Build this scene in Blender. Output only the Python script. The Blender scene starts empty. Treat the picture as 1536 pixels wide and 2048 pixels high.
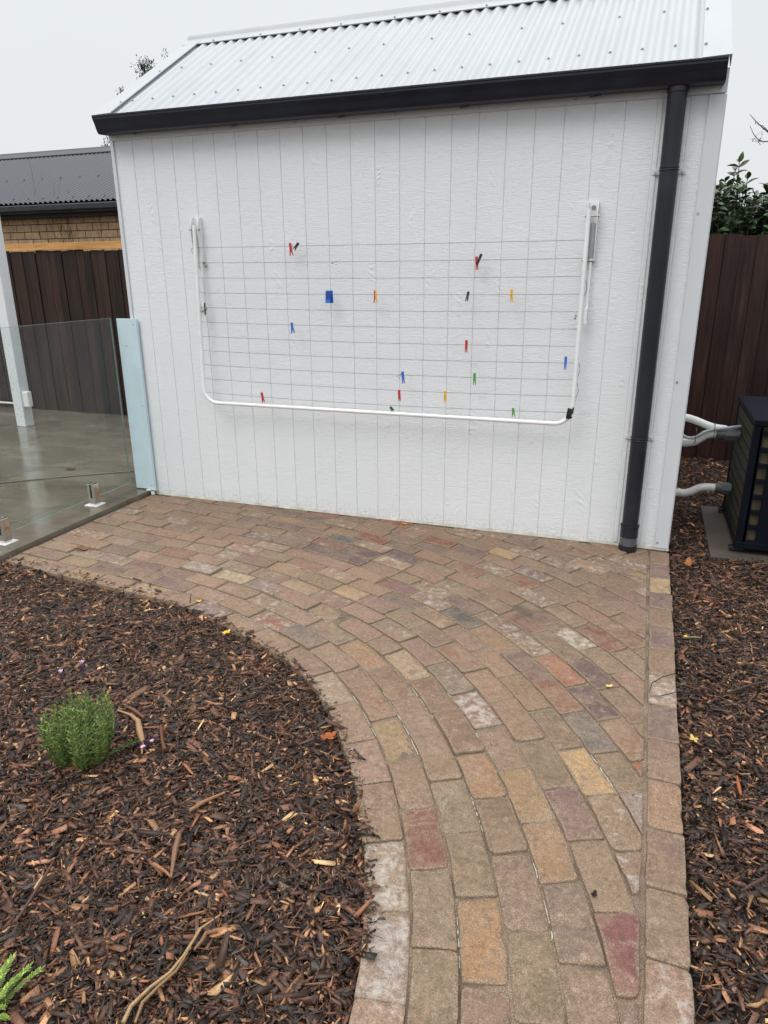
import bpy, math, random
import numpy as np
from mathutils import Matrix, Vector
R = math.radians
random.seed(7); rng = np.random.default_rng(11)
scene = bpy.context.scene
col = scene.collection

# ------------------------------------------------------------------ camera
cam_d = bpy.data.cameras.new("camera"); cam = bpy.data.objects.new("camera", cam_d); col.objects.link(cam)
cam_d.sensor_fit = 'VERTICAL'; cam_d.sensor_height = 36.0; cam_d.lens = 1427.16 / 2048 * 36.0
cam_d.clip_start = 0.05; cam_d.clip_end = 500
CAM = Vector((3.36379, -4.22651, 1.56152))
yaw, pitch, roll = 0.345885, -0.325098, -0.0067808
M = Matrix.Rotation(yaw, 3, 'Z') @ Matrix.Rotation(pitch, 3, 'X') @ Matrix(((1, 0, 0), (0, 0, -1), (0, 1, 0))) @ Matrix.Rotation(roll, 3, 'Z')
cam.matrix_world = Matrix.Translation(CAM) @ M.to_4x4()
scene.camera = cam
scene.render.resolution_x = 768; scene.render.resolution_y = 1024

# ------------------------------------------------------------------ sky and light (overcast)
SUN_EL, SUN_AZ = R(52), R(205)          # azimuth of the sun, measured from +Y clockwise
w = bpy.data.worlds.new("World"); scene.world = w; w.use_nodes = True
nt = w.node_tree; nt.nodes.clear()
out = nt.nodes.new('ShaderNodeOutputWorld'); bg = nt.nodes.new('ShaderNodeBackground')
sky = nt.nodes.new('ShaderNodeTexSky'); sky.sky_type = 'NISHITA'; sky.sun_disc = False
sky.sun_elevation = SUN_EL; sky.sun_rotation = SUN_AZ; sky.air_density = 2; sky.dust_density = 5
tc = nt.nodes.new('ShaderNodeTexCoord'); sx = nt.nodes.new('ShaderNodeSeparateXYZ')
nt.links.new(tc.outputs['Generated'], sx.inputs[0])
rp = nt.nodes.new('ShaderNodeValToRGB'); nt.links.new(sx.outputs['Z'], rp.inputs['Fac'])
rp.color_ramp.elements[0].position = 0.0; rp.color_ramp.elements[0].color = (.350, .362, .370, 1)
rp.color_ramp.elements[1].position = 1.0; rp.color_ramp.elements[1].color = (1.18, 1.21, 1.24, 1)
e = rp.color_ramp.elements.new(0.45); e.color = (.372, .386, .396, 1)
nz = nt.nodes.new('ShaderNodeTexNoise'); nz.inputs['Scale'].default_value = 2.2; nz.inputs['Detail'].default_value = 4
nt.links.new(tc.outputs['Generated'], nz.inputs['Vector'])
mr = nt.nodes.new('ShaderNodeMapRange'); mr.inputs['To Min'].default_value = 16.6; mr.inputs['To Max'].default_value = 19.4
nt.links.new(nz.outputs['Fac'], mr.inputs['Value'])
vm = nt.nodes.new('ShaderNodeVectorMath'); vm.operation = 'SCALE'
nt.links.new(rp.outputs['Color'], vm.inputs[0]); nt.links.new(mr.outputs[0], vm.inputs['Scale'])
mx = nt.nodes.new('ShaderNodeMix'); mx.data_type = 'RGBA'; mx.inputs['Factor'].default_value = 0.94
nt.links.new(sky.outputs['Color'], mx.inputs['A']); nt.links.new(vm.outputs[0], mx.inputs['B'])
nt.links.new(mx.outputs['Result'], bg.inputs['Color']); bg.inputs['Strength'].default_value = 0.12
nt.links.new(bg.outputs[0], out.inputs['Surface'])
sd = bpy.data.lights.new("sun", 'SUN'); sd.energy = 0.8; sd.angle = R(28); sd.color = (1, .97, .93)
so = bpy.data.objects.new("sun", sd); col.objects.link(so)
sdir = Vector((math.sin(SUN_AZ) * math.cos(SUN_EL), math.cos(SUN_AZ) * math.cos(SUN_EL), math.sin(SUN_EL)))
so.rotation_euler = sdir.to_track_quat('Z', 'Y').to_euler(); so.location = (0, -6, 8)
scene.view_settings.view_transform = 'Standard'; scene.view_settings.look = 'None'
scene.view_settings.gamma = 1; scene.view_settings.use_curve_mapping = False
scene.view_settings.exposure = 0.12

# ------------------------------------------------------------------ helpers
def lin(r, g, b, k=1.0):
    f = lambda c: (c / 255 / 12.92 if c / 255 <= .04045 else ((c / 255 + .055) / 1.055) ** 2.4) * k
    return (f(r), f(g), f(b))

def tag(o, label=None, cat=None, group=None, kind=None):
    if label: o['label'] = label
    if cat: o['category'] = cat
    if group: o['group'] = group
    if kind: o['kind'] = kind
    return o

def empty(name, loc=(0, 0, 0), label=None, cat=None, group=None):
    o = bpy.data.objects.new(name, None); o.empty_display_size = .1; col.objects.link(o); o.location = loc
    return tag(o, label, cat, group)

class MB:
    def __init__(s): s.v = []; s.f = []; s.c = []
    def add(s, vs, fs, c=None):
        n = len(s.v); s.v += [tuple(p) for p in vs]; s.f += [tuple(i + n for i in f) for f in fs]
        s.c += [c if c else (1, 1, 1, 1)] * len(vs); return s
    def box(s, x0, x1, y0, y1, z0, z1, c=None):
        vs = [(x, y, z) for z in (z0, z1) for (x, y) in ((x0, y0), (x1, y0), (x1, y1), (x0, y1))]
        return s.add(vs, [(3, 2, 1, 0), (4, 5, 6, 7), (0, 1, 5, 4), (1, 2, 6, 5), (2, 3, 7, 6), (3, 0, 4, 7)], c)
    def obox(s, a, b, wu, wv, up=(0, 0, 1), c=None):      # bar from a to b, half widths wu (side), wv (up)
        a = Vector(a); b = Vector(b); d = (b - a).normalized(); u = d.cross(Vector(up))
        if u.length < 1e-4: u = d.cross(Vector((0, 1, 0)))
        u.normalize(); v = u.cross(d)
        vs = [p + u * i * wu + v * j * wv for p in (a, b) for (i, j) in ((-1, -1), (1, -1), (1, 1), (-1, 1))]
        return s.add(vs, [(3, 2, 1, 0), (4, 5, 6, 7), (0, 1, 5, 4), (1, 2, 6, 5), (2, 3, 7, 6), (3, 0, 4, 7)], c)
    def prism(s, prof, x0, x1, axis='x', c=None):          # closed profile [(a,b)] extruded
        n = len(prof)
        mk = {'x': lambda t, a, b: (t, a, b), 'y': lambda t, a, b: (a, t, b), 'z': lambda t, a, b: (a, b, t)}[axis]
        vs = [mk(x0, a, b) for a, b in prof] + [mk(x1, a, b) for a, b in prof]
        fs = [tuple(range(n))[::-1], tuple(range(n, 2 * n))] + [(i, (i + 1) % n, n + (i + 1) % n, n + i) for i in range(n)]
        return s.add(vs, fs, c)
    def tube(s, pts, r, n=8, cap=True, c=None, closed=False):
        pts = [Vector(p) for p in pts]; m = len(pts); rr = r if isinstance(r, (list, tuple)) else [r] * m
        base = len(s.v); u = None; vs = []
        for i, p in enumerate(pts):
            d = (pts[min(i + 1, m - 1)] - pts[max(i - 1, 0)])
            if d.length < 1e-9: d = Vector((0, 0, 1))
            d.normalize()
            if u is None:
                u = d.cross(Vector((0, 0, 1)));
                if u.length < .05: u = d.cross(Vector((0, 1, 0)))
            u = (u - d * u.dot(d)).normalized(); v = d.cross(u)
            for k in range(n):
                a = 2 * math.pi * k / n; vs.append(p + (u * math.cos(a) + v * math.sin(a)) * rr[i])
        fs = [(i * n + k, i * n + (k + 1) % n, (i + 1) * n + (k + 1) % n, (i + 1) * n + k) for i in range(m - 1) for k in range(n)]
        if cap: fs += [tuple(range(n))[::-1], tuple(range((m - 1) * n, m * n))]
        return s.add(vs, fs, c)
    def disc(s, p, ax, r, h, n=10, c=None):
        p = Vector(p); ax = Vector(ax).normalized()
        return s.tube([p, p + ax * h], r, n, c=c)
    def build(s, name, mat, parent=None, smooth=False, bevel=0, seg=2, loc=None):
        me = bpy.data.meshes.new(name); me.from_pydata(s.v, [], s.f)
        if any(c != (1, 1, 1, 1) for c in s.c):
            at = me.color_attributes.new('Col', 'FLOAT_COLOR', 'POINT')
            at.data.foreach_set('color', np.array(s.c, dtype=np.float32).ravel())
        if smooth: me.polygons.foreach_set('use_smooth', [True] * len(me.polygons))
        me.materials.append(mat); me.update()
        o = bpy.data.objects.new(name, me); col.objects.link(o)
        if parent:
            o.parent = parent; o.matrix_parent_inverse = Matrix.Identity(4)
            # vertices are given in world space: shift by the parent's place
            off = world_loc(parent)
            if off.length > 0: me.transform(Matrix.Translation(-off))
        if loc is not None:
            me.transform(Matrix.Translation(-Vector(loc))); o.location = loc
        if bevel:
            b = o.modifiers.new('bevel', 'BEVEL'); b.width = bevel; b.segments = seg; b.limit_method = 'ANGLE'; b.angle_limit = R(40)
        if smooth:
            try:
                me.shade_smooth()
                m2 = me.attributes.get('sharp_edge')
            except Exception: pass
            set_sharp(me, R(38))
        return o

def set_sharp(me, ang):
    me.update()
    ne = len(me.edges); nf = len(me.polygons)
    nor = np.zeros(nf * 3, np.float32); me.polygons.foreach_get('normal', nor); nor = nor.reshape(-1, 3)
    first = {}; sharp = np.zeros(ne, bool)
    for p in me.polygons:
        for k in p.edge_keys:
            if k in first: first[k].append(p.index)
            else: first[k] = [p.index]
    ca = math.cos(ang)
    for i, ed in enumerate(me.edges):
        fs = first.get(ed.key, [])
        if len(fs) != 2 or float(nor[fs[0]] @ nor[fs[1]]) < ca: sharp[i] = True
    a = me.attributes.get('sharp_edge') or me.attributes.new('sharp_edge', 'BOOLEAN', 'EDGE')
    a.data.foreach_set('value', sharp)

def world_loc(o):
    v = Vector((0, 0, 0))
    while o is not None:
        v += Vector(o.location); o = o.parent
    return v

# ------------------------------------------------------------------ materials
class NT:
    def __init__(s, name):
        s.m = bpy.data.materials.new(name); s.m.use_nodes = True; s.t = s.m.node_tree; s.n = s.t.nodes; s.n.clear()
        s.out = s.n.new('ShaderNodeOutputMaterial'); s.b = s.n.new('ShaderNodeBsdfPrincipled'); s.l(s.b.outputs[0], s.out.inputs[0])
        s.tc = s.n.new('ShaderNodeTexCoord'); s.geo = None
    def l(s, a, b): s.t.links.new(a, b)
    def set(s, **k):
        for a, b in k.items():
            a = {'rough': 'Roughness', 'metal': 'Metallic', 'spec': 'Specular IOR Level', 'coat': 'Coat Weight', 'coatr': 'Coat Roughness', 'sss': 'Subsurface Weight'}.get(a, a)
            i = s.b.inputs[a]
            if hasattr(b, 'links'): s.l(b, i)
            else: i.default_value = b
        return s
    def color(s, c):
        i = s.b.inputs['Base Color']
        if hasattr(c, 'links'): s.l(c, i)
        else: i.default_value = (*c[:3], 1)
        return s
    def pos(s, scale=(1, 1, 1), rot=(0, 0, 0), src='Object'):
        mp = s.n.new('ShaderNodeMapping'); s.l(s.tc.outputs[src], mp.inputs[0]); mp.inputs['Scale'].default_value = scale; mp.inputs['Rotation'].default_value = rot
        return mp.outputs[0]
    def noise(s, v, sc=5, det=4, rough=.55, dist=0, o='Fac'):
        n = s.n.new('ShaderNodeTexNoise'); s.l(v, n.inputs['Vector']); n.inputs['Scale'].default_value = sc
        n.inputs['Detail'].default_value = det; n.inputs['Roughness'].default_value = rough; n.inputs['Distortion'].default_value = dist
        return n.outputs[o]
    def vor(s, v, sc=5, feat='F1', o='Distance', rnd=1):
        n = s.n.new('ShaderNodeTexVoronoi'); n.feature = feat; s.l(v, n.inputs['Vector']); n.inputs['Scale'].default_value = sc; n.inputs['Randomness'].default_value = rnd
        return n.outputs[o]
    def ramp(s, f, stops, interp='LINEAR'):
        r = s.n.new('ShaderNodeValToRGB'); s.l(f, r.inputs[0]); r.color_ramp.interpolation = interp
        el = r.color_ramp.elements
        while len(el) < len(stops): el.new(.5)
        for e, (p, c) in zip(el, stops):
            e.position = p; e.color = (c, c, c, 1) if isinstance(c, (int, float)) else (*c[:3], 1)
        return r.outputs[0]
    def rng(s, f, a, b, c, d):
        m = s.n.new('ShaderNodeMapRange'); s.l(f, m.inputs[0])
        for i, x in zip((1, 2, 3, 4), (a, b, c, d)): m.inputs[i].default_value = x
        return m.outputs[0]
    def mix(s, f, a, b, mode='MIX'):
        m = s.n.new('ShaderNodeMix'); m.data_type = 'RGBA'; m.blend_type = mode
        for x, k in ((f, 'Factor'), (a, 'A'), (b, 'B')):
            i = m.inputs[k] if k == 'Factor' else m.inputs[6 if k == 'A' else 7]
            if hasattr(x, 'links'): s.l(x, i)
            elif k == 'Factor': i.default_value = x
            else: i.default_value = (*x[:3], 1)
        return m.outputs[2]
    def math(s, op, a, b=0.0, cl=False):
        m = s.n.new('ShaderNodeMath'); m.operation = op; m.use_clamp = cl
        for i, x in enumerate((a, b)):
            if hasattr(x, 'links'): s.l(x, m.inputs[i])
            else: m.inputs[i].default_value = x
        return m.outputs[0]
    def attr(s, name='Col', o='Color'):
        a = s.n.new('ShaderNodeAttribute'); a.attribute_name = name; return a.outputs[o]
    def bump(s, h, st=.3, d=.01, prev=None):
        b = s.n.new('ShaderNodeBump'); s.l(h, b.inputs['Height']); b.inputs['Strength'].default_value = st; b.inputs['Distance'].default_value = d
        if prev is not None: s.l(prev, b.inputs['Normal'])
        s.l(b.outputs[0], s.b.inputs['Normal']); return b.outputs[0]

def plain(name, c, rough=.5, metal=0, var=.12, sc=20, bump=.0, **k):
    t = NT(name); v = t.pos()
    n = t.noise(v, sc, 5)
    a = tuple(x * (1 - var) for x in c); b = tuple(min(1, x * (1 + var)) for x in c)
    t.color(t.ramp(n, [(.3, a), (.7, b)])).set(rough=t.rng(n, .2, .8, max(0, rough - .08), min(1, rough + .08)), metal=metal, **k)
    if bump: t.bump(t.noise(v, sc * 3, 4), bump, .004)
    return t.m

# wall sheet: painted fibre board with pressed wood grain
t = NT('painted_grain_board'); p = t.pos()
cells = t.n.new('ShaderNodeVectorMath'); cells.operation = 'SNAP'; t.l(p, cells.inputs[0]); cells.inputs[1].default_value = (.15, 10, 10)
sc_ = t.n.new('ShaderNodeVectorMath'); sc_.operation = 'MULTIPLY_ADD'; t.l(cells.outputs[0], sc_.inputs[0]); sc_.inputs[1].default_value = (0, 0, 17.3)
t.l(p, sc_.inputs[2])
comb = t.n.new('ShaderNodeSeparateXYZ'); t.l(cells.outputs[0], comb.inputs[0])
offz = t.math('MULTIPLY', comb.outputs[0], 23.7)
cx = t.n.new('ShaderNodeCombineXYZ'); t.l(offz, cx.inputs[2])
ad = t.n.new('ShaderNodeVectorMath'); ad.operation = 'ADD'; t.l(p, ad.inputs[0]); t.l(cx.outputs[0], ad.inputs[1])
def mp(v, s):
    m = t.n.new('ShaderNodeMapping'); t.l(v, m.inputs[0]); m.inputs['Scale'].default_value = s; return m.outputs[0]
g1 = t.noise(mp(ad.outputs[0], (11, 1, 80)), 1, 6, .64, 2.2)
g2 = t.noise(mp(ad.outputs[0], (30, 1, 160)), 1, 3, .6, .6)
kn = t.noise(mp(ad.outputs[0], (17, 1, 4.2)), 1, 2, .5, .3)
km = t.ramp(kn, [(.6, 0.0), (.72, 1.0)])
wv = t.n.new('ShaderNodeTexWave'); wv.wave_type = 'RINGS'; wv.rings_direction = 'Y'; t.l(mp(ad.outputs[0], (34, 1, 12)), wv.inputs[0])
wv.inputs['Scale'].default_value = .55; wv.inputs['Distortion'].default_value = 16; wv.inputs['Detail'].default_value = 2; wv.inputs['Detail Scale'].default_value = .6
h = t.math('ADD', t.math('MULTIPLY', g1, 1.0), t.math('MULTIPLY', g2, .35))
h = t.math('ADD', h, t.math('MULTIPLY', t.math('MULTIPLY', wv.outputs['Fac'], km), .6))
dirt = t.noise(t.pos((1.5, 1, .8)), 2, 4)
sz = t.n.new('ShaderNodeSeparateXYZ'); t.l(p, sz.inputs[0])
splash = t.math('MULTIPLY', t.rng(sz.outputs[2], .0, .10, .55, 0), t.ramp(t.noise(t.pos((30, 1, 22)), 2, 5), [(.42, 0.0), (.75, 1.0)]))
c0 = t.ramp(dirt, [(.3, (.745, .775, .80)), (.7, (.775, .80, .82))])
t.color(t.mix(splash, c0, (.36, .30, .23))).set(rough=.5)
t.bump(h, .42, .010)
M_WALL = t.m

t = NT('white_trim_paint'); p = t.pos(); n = t.noise(p, 4, 5)
t.color(t.ramp(n, [(.3, (.60, .625, .65)), (.7, (.64, .665, .69))])).set(rough=.38); t.bump(t.noise(p, 60, 3), .05, .002); M_TRIM = t.m
t = NT('white_roof_steel'); p = t.pos(); n = t.noise(t.pos((2, .6, .6)), 3, 6)
t.color(t.ramp(n, [(.25, (.36, .375, .39)), (.6, (.395, .41, .425)), (.8, (.415, .425, .435))])).set(rough=.34)
t.bump(t.noise(p, 90, 2), .04, .002); M_ROOF = t.m
M_GUT = plain('charcoal_gutter_paint', (.012, .0145, .026), .4, 0, .3, 6, .05, spec=.4)
M_PIPE = plain('charcoal_pipe_paint', (.015, .0165, .023), .45, 0, .3, 4, .04, spec=.35)
M_PIPE2 = plain('grey_pvc_socket', (.085, .09, .098), .4, 0, .12, 20)
M_BLACK = plain('black_plastic', (.012, .012, .013), .4)
M_FRAME = plain('white_powder_coat', (.78, .79, .79), .3, 0, .04, 8)
M_WIRE = plain('grey_line_cord', (.17, .175, .175), .55)
M_BOLT = plain('galvanised_bolt', (.30, .29, .27), .4, .8, .3, 80)
M_GALV = plain('brushed_aluminium', (.45, .46, .47), .35, .85, .1, 40)
M_STEEL = plain('polished_stainless', (.62, .60, .57), .12, 1.0, .05, 12)
M_WPLATE = plain('white_plastic_cover', (.75, .75, .73), .35, 0, .05)
M_BOARD = plain('pale_blue_primed_board', lin(196, 218, 226, .95), .6, 0, .05, 9, .12)
M_POST = plain('white_post_paint', (.68, .70, .72), .45, 0, .05, 3)
M_PVC = plain('white_pvc', (.66, .66, .63), .3, 0, .06)
M_PVCG = plain('grey_pvc_union', (.07, .075, .082), .4, 0, .15)
M_CONDUIT = plain('grey_conduit', (.33, .34, .34), .45)

def pegmat(n, c): return plain(n, c, .35, 0, .08, 60)
PEG = {'red': pegmat('red_plastic', lin(196, 40, 50)), 'blue': pegmat('blue_plastic', lin(40, 105, 200)), 'yellow': pegmat('yellow_plastic', lin(235, 180, 30)),
       'green': pegmat('green_plastic', lin(75, 160, 60)), 'black': M_BLACK, 'teal': pegmat('dark_slate_plastic', lin(35, 50, 58))}

t = NT('glass'); v = t.pos(); t.n.remove(t.b)
tr = t.n.new('ShaderNodeBsdfTransparent'); tr.inputs[0].default_value = (.93, .965, .95, 1)
gl = t.n.new('ShaderNodeBsdfGlossy'); gl.inputs['Roughness'].default_value = .02
fr = t.n.new('ShaderNodeFresnel'); fr.inputs[0].default_value = 1.5
bk = t.n.new('ShaderNodeNewGeometry'); ff = t.math('MULTIPLY', fr.outputs[0], t.math('SUBTRACT', 1.0, bk.outputs['Backfacing']))
m1 = t.n.new('ShaderNodeMixShader'); t.l(ff, m1.inputs[0]); t.l(tr.outputs[0], m1.inputs[1]); t.l(gl.outputs[0], m1.inputs[2])
df = t.n.new('ShaderNodeBsdfDiffuse'); df.inputs[0].default_value = (.42, .44, .44, 1)
d1 = t.vor(v, 60); dm = t.ramp(d1, [(.13, 1.0), (.27, .0)])
sy_ = t.n.new('ShaderNodeSeparateXYZ'); t.l(v, sy_.inputs[0]); big = t.math('MULTIPLY', t.rng(sy_.outputs[1], -.95, .15, 1.5, .1), t.ramp(t.noise(t.pos((1, 1, .35)), 3, 4), [(.36, .15), (.58, 1.2)]))
haze = t.rng(t.noise(t.pos((1, 3, .5)), 4, 4), .35, .8, .0, .045)
fac = t.math('ADD', t.math('MULTIPLY', dm, t.math('MULTIPLY', big, .44)), haze, True)
m2 = t.n.new('ShaderNodeMixShader'); t.l(t.math('MULTIPLY', fac, t.math('SUBTRACT', 1.0, bk.outputs['Backfacing'])), m2.inputs[0]); t.l(m1.outputs[0], m2.inputs[1]); t.l(df.outputs[0], m2.inputs[2]); t.l(m2.outputs[0], t.out.inputs[0])
M_GLASS = t.m
M_GEDGE = plain('green_glass_edge', (.20, .27, .24), .15, 0, .1)

def timber(name, dark, mid, light, rough=.7, scz=2.0, spec=.3):
    t = NT(name); v = t.pos((34, 34, scz)); a = t.attr('Col')
    n = t.noise(v, 1, 6, .65, .6); n2 = t.noise(t.pos((3, 3, 1.2)), 1.3, 4)
    c = t.ramp(n, [(.28, dark), (.55, mid), (.8, light)])
    c = t.mix(t.rng(n2, .45, .75, 0, .45), c, tuple(x * .45 for x in mid))
    c = t.mix(1.0, c, a, 'MULTIPLY')
    t.color(c).set(rough=t.rng(n2, .3, .7, rough, rough - .25), spec=spec); t.bump(n, .35, .006); return t.m
M_FENL = timber('weathered_brown_paling', (.010, .0055, .004), (.036, .018, .013), (.085, .050, .036), .7)
M_FENR = timber('stained_brown_paling', (.012, .0045, .004), (.033, .0145, .0115), (.068, .034, .026), .6)
t = NT('fresh_pine'); v = t.pos((1.2, 1, 22)); n = t.noise(v, 1.6, 5, .6, 1.5)
t.color(t.ramp(n, [(.3, lin(170, 112, 55, .9)), (.5, lin(205, 150, 85, .9)), (.7, lin(222, 172, 108, .9))])).set(rough=.6); t.bump(n, .15, .004); M_PINE = t.m

t = NT('tan_face_brick'); v = t.pos(rot=(R(-90), 0, 0))
br = t.n.new('ShaderNodeTexBrick'); t.l(v, br.inputs[0])
for k, x in (('Color1', (*lin(218, 184, 146, 1.1), 1)), ('Color2', (*lin(200, 164, 126, 1.1), 1)), ('Mortar', (.06, .05, .045, 1))): br.inputs[k].default_value = x
br.inputs['Scale'].default_value = 1; br.inputs['Mortar Size'].default_value = .005; br.inputs['Brick Width'].default_value = .24; br.inputs['Row Height'].default_value = .086; br.inputs['Mortar Smooth'].default_value = .1
n = t.noise(t.pos(), 14, 6)
t.color(t.mix(1.0, br.outputs['Color'], t.ramp(n, [(.3, .75), (.7, 1.15)]), 'MULTIPLY')).set(rough=.85)
t.bump(t.math('SUBTRACT', t.math('MULTIPLY', n, .3), br.outputs['Fac']), .6, .008); M_NBRICK = t.m
M_DROOF = plain('dark_grey_roof_steel', (.040, .042, .052), .34, .1, .15, 5, spec=.45)
M_DGUT = plain('dark_weathered_gutter', (.032, .035, .04), .45, .1, .3, 10)
M_DFASC = plain('dark_fascia', (.012, .012, .014), .6)

t = NT('wet_porcelain_tile'); v = t.pos(); n = t.noise(t.pos((1, 2.2, 1)), 2.2, 6, .6, .8); n2 = t.noise(v, .9, 3); a = t.attr('Col')
c = t.ramp(n, [(.3, (.10, .086, .066)), (.55, (.155, .134, .104)), (.75, (.215, .188, .146))])
t.color(t.mix(1., c, a, 'MULTIPLY')).set(rough=t.rng(n2, .35, .65, .07, .24), spec=.55); t.bump(t.noise(v, 30, 4), .05, .003); M_TILE = t.m
M_GROUT = plain('tile_grout', (.26, .25, .22), .6)

t = NT('old_paving_brick'); v = t.pos(); a = t.attr('Col'); al = t.attr('Col', 'Alpha'); sec = t.attr('Col2')
n1 = t.noise(v, 11, 5, .6, .3); n2 = t.noise(v, 55, 5, .65); n3 = t.noise(v, 260, 3, .7)
c = t.mix(t.ramp(t.noise(v, 8, 6, .68, 1.2), [(.44, 0.0), (.56, 1.0)]), a, sec)
stain = t.ramp(t.noise(v, 19, 6, .72, .8), [(.56, 0.0), (.70, .55)]); c = t.mix(stain, c, (.10, .075, .055))
blot = t.ramp(t.noise(v, 31, 5, .7, .5), [(.58, 0.0), (.68, .4)]); c = t.mix(blot, c, (.36, .30, .235))
c = t.mix(1., c, t.ramp(n2, [(.25, .62), (.5, 1.0), (.78, 1.32)]), 'MULTIPLY')
c = t.mix(1., c, t.ramp(n3, [(.3, .55), (.5, 1.0), (.72, 1.6)]), 'MULTIPLY')
pit = t.ramp(t.vor(v, 120), [(.0, 1.0), (.14, .0)]); pitm = t.math('MULTIPLY', pit, t.ramp(t.noise(v, 24, 3), [(.5, 0.0), (.6, 1.0)]))
c = t.mix(t.math('MULTIPLY', pitm, .5), c, (.05, .04, .03))
ef = t.math('SUBTRACT', t.noise(v, 26, 7, .72, .4), t.math('SUBTRACT', 1.0, al))
efm = t.ramp(ef, [(.0, 0.0), (.10, .38), (.22, .8)])
c = t.mix(efm, c, (.50, .465, .41))
sand = t.math('MULTIPLY', t.ramp(t.noise(v, 7, 4), [(.5, 0.0), (.66, 1.0)]), t.ramp(t.noise(v, 330, 2), [(.55, 0.0), (.6, 1.0)]))
c = t.mix(t.math('MULTIPLY', sand, .6), c, (.42, .32, .22))
edge = t.math('ADD', t.math('MULTIPLY', t.attr('Col2', 'Alpha'), .40), t.noise(v, 38, 5, .75))
c = t.mix(t.ramp(edge, [(.68, 0.0), (.84, .75)]), c, t.ramp(n3, [(.35, (.10, .07, .045)), (.5, (.22, .155, .10)), (.65, (.38, .29, .20))]))
wet = t.noise(v, 1.7, 3)
t.color(c).set(rough=t.rng(wet, .35, .65, .5, .72), spec=.4)
b1 = t.bump(n3, .35, .003); b2 = t.bump(n2, .5, .006, b1); t.bump(t.math('SUBTRACT', 0.0, pitm), .4, .003, b2)
M_BRICK = t.m
t = NT('joint_sand'); v = t.pos(); n = t.noise(v, 420, 2, .6); n1 = t.noise(v, 6, 4)
c = t.ramp(n, [(.3, (.08, .055, .038)), (.5, (.22, .155, .105)), (.66, (.42, .32, .23))])
c = t.mix(t.ramp(n1, [(.42, 0.0), (.66, .7)]), c, (.05, .038, .028))
t.color(c).set(rough=.9); t.bump(n, .8, .004); M_SAND = t.m
M_WHITEJ = plain('white_cord', (.50, .49, .42), .6, 0, .35, 60)
t = NT('dark_soil'); v = t.pos(); n = t.noise(v, 40, 6, .7)
t.color(t.ramp(n, [(.3, (.006, .004, .003)), (.7, (.028, .019, .014))])).set(rough=.85); t.bump(n, 1, .02); M_SOIL = t.m
t = NT('bark_chip'); v = t.pos(); a = t.attr('Col'); n = t.noise(v, 300, 3, .6)
t.color(t.mix(1., a, t.ramp(n, [(.3, .55), (.5, 1.0), (.75, 1.5)]), 'MULTIPLY')).set(rough=.48, spec=.45); t.bump(n, .5, .002); M_CHIP = t.m
def leafmat(name, rough=.45, tr=.15):
    t = NT(name); a = t.attr('Col'); n = t.noise(t.pos(), 60, 3)
    t.color(t.mix(1., a, t.ramp(n, [(.3, .75), (.7, 1.25)]), 'MULTIPLY')).set(rough=rough, spec=.45 if rough < .4 else .15)
    if tr: t.b.inputs['Subsurface Weight'].default_value = 0
    return t.m
M_LEAF = leafmat('glossy_leaf', .3); M_LEAF2 = leafmat('soft_leaf', .6); M_LITTER = leafmat('fallen_leaf', .5)
M_BARK = plain('twig_bark', (.05, .035, .025), .8, 0, .3, 40, .3)
M_CONC = plain('concrete_pad', (.070, .055, .044), .7, 0, .15, 8, .2)
M_HPB = plain('black_metal_cabinet', (.004, .005, .010), .75, .0, .2, 6, spec=.1)
M_HPF = plain('evaporator_fins', (.085, .072, .038), .6, .1, .4, 25)
M_HPL = plain('olive_louvre', (.15, .14, .06), .5, .1, .3, 25)

# ------------------------------------------------------------------ ground
g = MB(); g.add([(-150, -150, -.075), (150, -150, -.075), (150, 150, -.075), (-150, 150, -.075)], [(0, 1, 2, 3)])
tag(g.build('ground', M_SOIL), kind='structure')

# inner edge of the path where it meets the mulch bed
CP = [(-1.2, -1.28), (-.6, -1.33), (.03, -1.385), (.55, -1.455), (.99, -1.505), (1.384, -1.575), (1.68, -1.685), (2.0, -1.82), (2.24, -1.985), (2.435, -2.20), (2.585, -2.41), (2.69, -2.6),
      (2.775, -2.78), (2.835, -2.94), (2.875, -3.08), (2.905, -3.22), (2.935, -3.5), (2.95, -4.0), (2.95, -5.2)]
def smooth_curve(pts, n=14):
    P = [np.array(p, float) for p in pts]; o = []
    for i in range(len(P) - 1):
        p0 = P[max(i - 1, 0)]; p1 = P[i]; p2 = P[i + 1]; p3 = P[min(i + 2, len(P) - 1)]
        for k in range(n):
            u = k / n
            o.append(.5 * ((2 * p1) + (-p0 + p2) * u + (2 * p0 - 5 * p1 + 4 * p2 - p3) * u * u + (-p0 + 3 * p1 - 3 * p2 + p3) * u ** 3))
    o.append(P[-1]); return np.array(o)
curve = smooth_curve(CP)
for _ in range(60): curve[1:-1] = (curve[:-2] + 2 * curve[1:-1] + curve[2:]) / 4
tang = np.gradient(curve, axis=0); tang /= np.linalg.norm(tang, axis=1)[:, None]
nrm = np.stack([-tang[:, 1], tang[:, 0]], 1)          # pointing to the wall side
def edge_dist(xy):                                      # signed: >0 on the path side
    xy = np.atleast_2d(xy); o = np.empty(len(xy))
    for s in range(0, len(xy), 4000):
        q = xy[s:s + 4000]; d = q[:, None, :] - curve[None]; d2 = (d ** 2).sum(-1); i = d2.argmin(1)
        o[s:s + 4000] = (d[np.arange(len(q)), i] * nrm[i]).sum(-1)
    return o

XR, XT = 3.504, 0.012         # joint beside the edging course; edge of the tiles
path = MB()
ys = []
poly = [tuple(p) for p in curve if p[0] > -.03 and p[1] > -4.9]
seg = [(x, y, -.014) for x, y in poly]
hi = [(x, min(0.05, 0.05), -.014) for x, y in poly]
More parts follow.
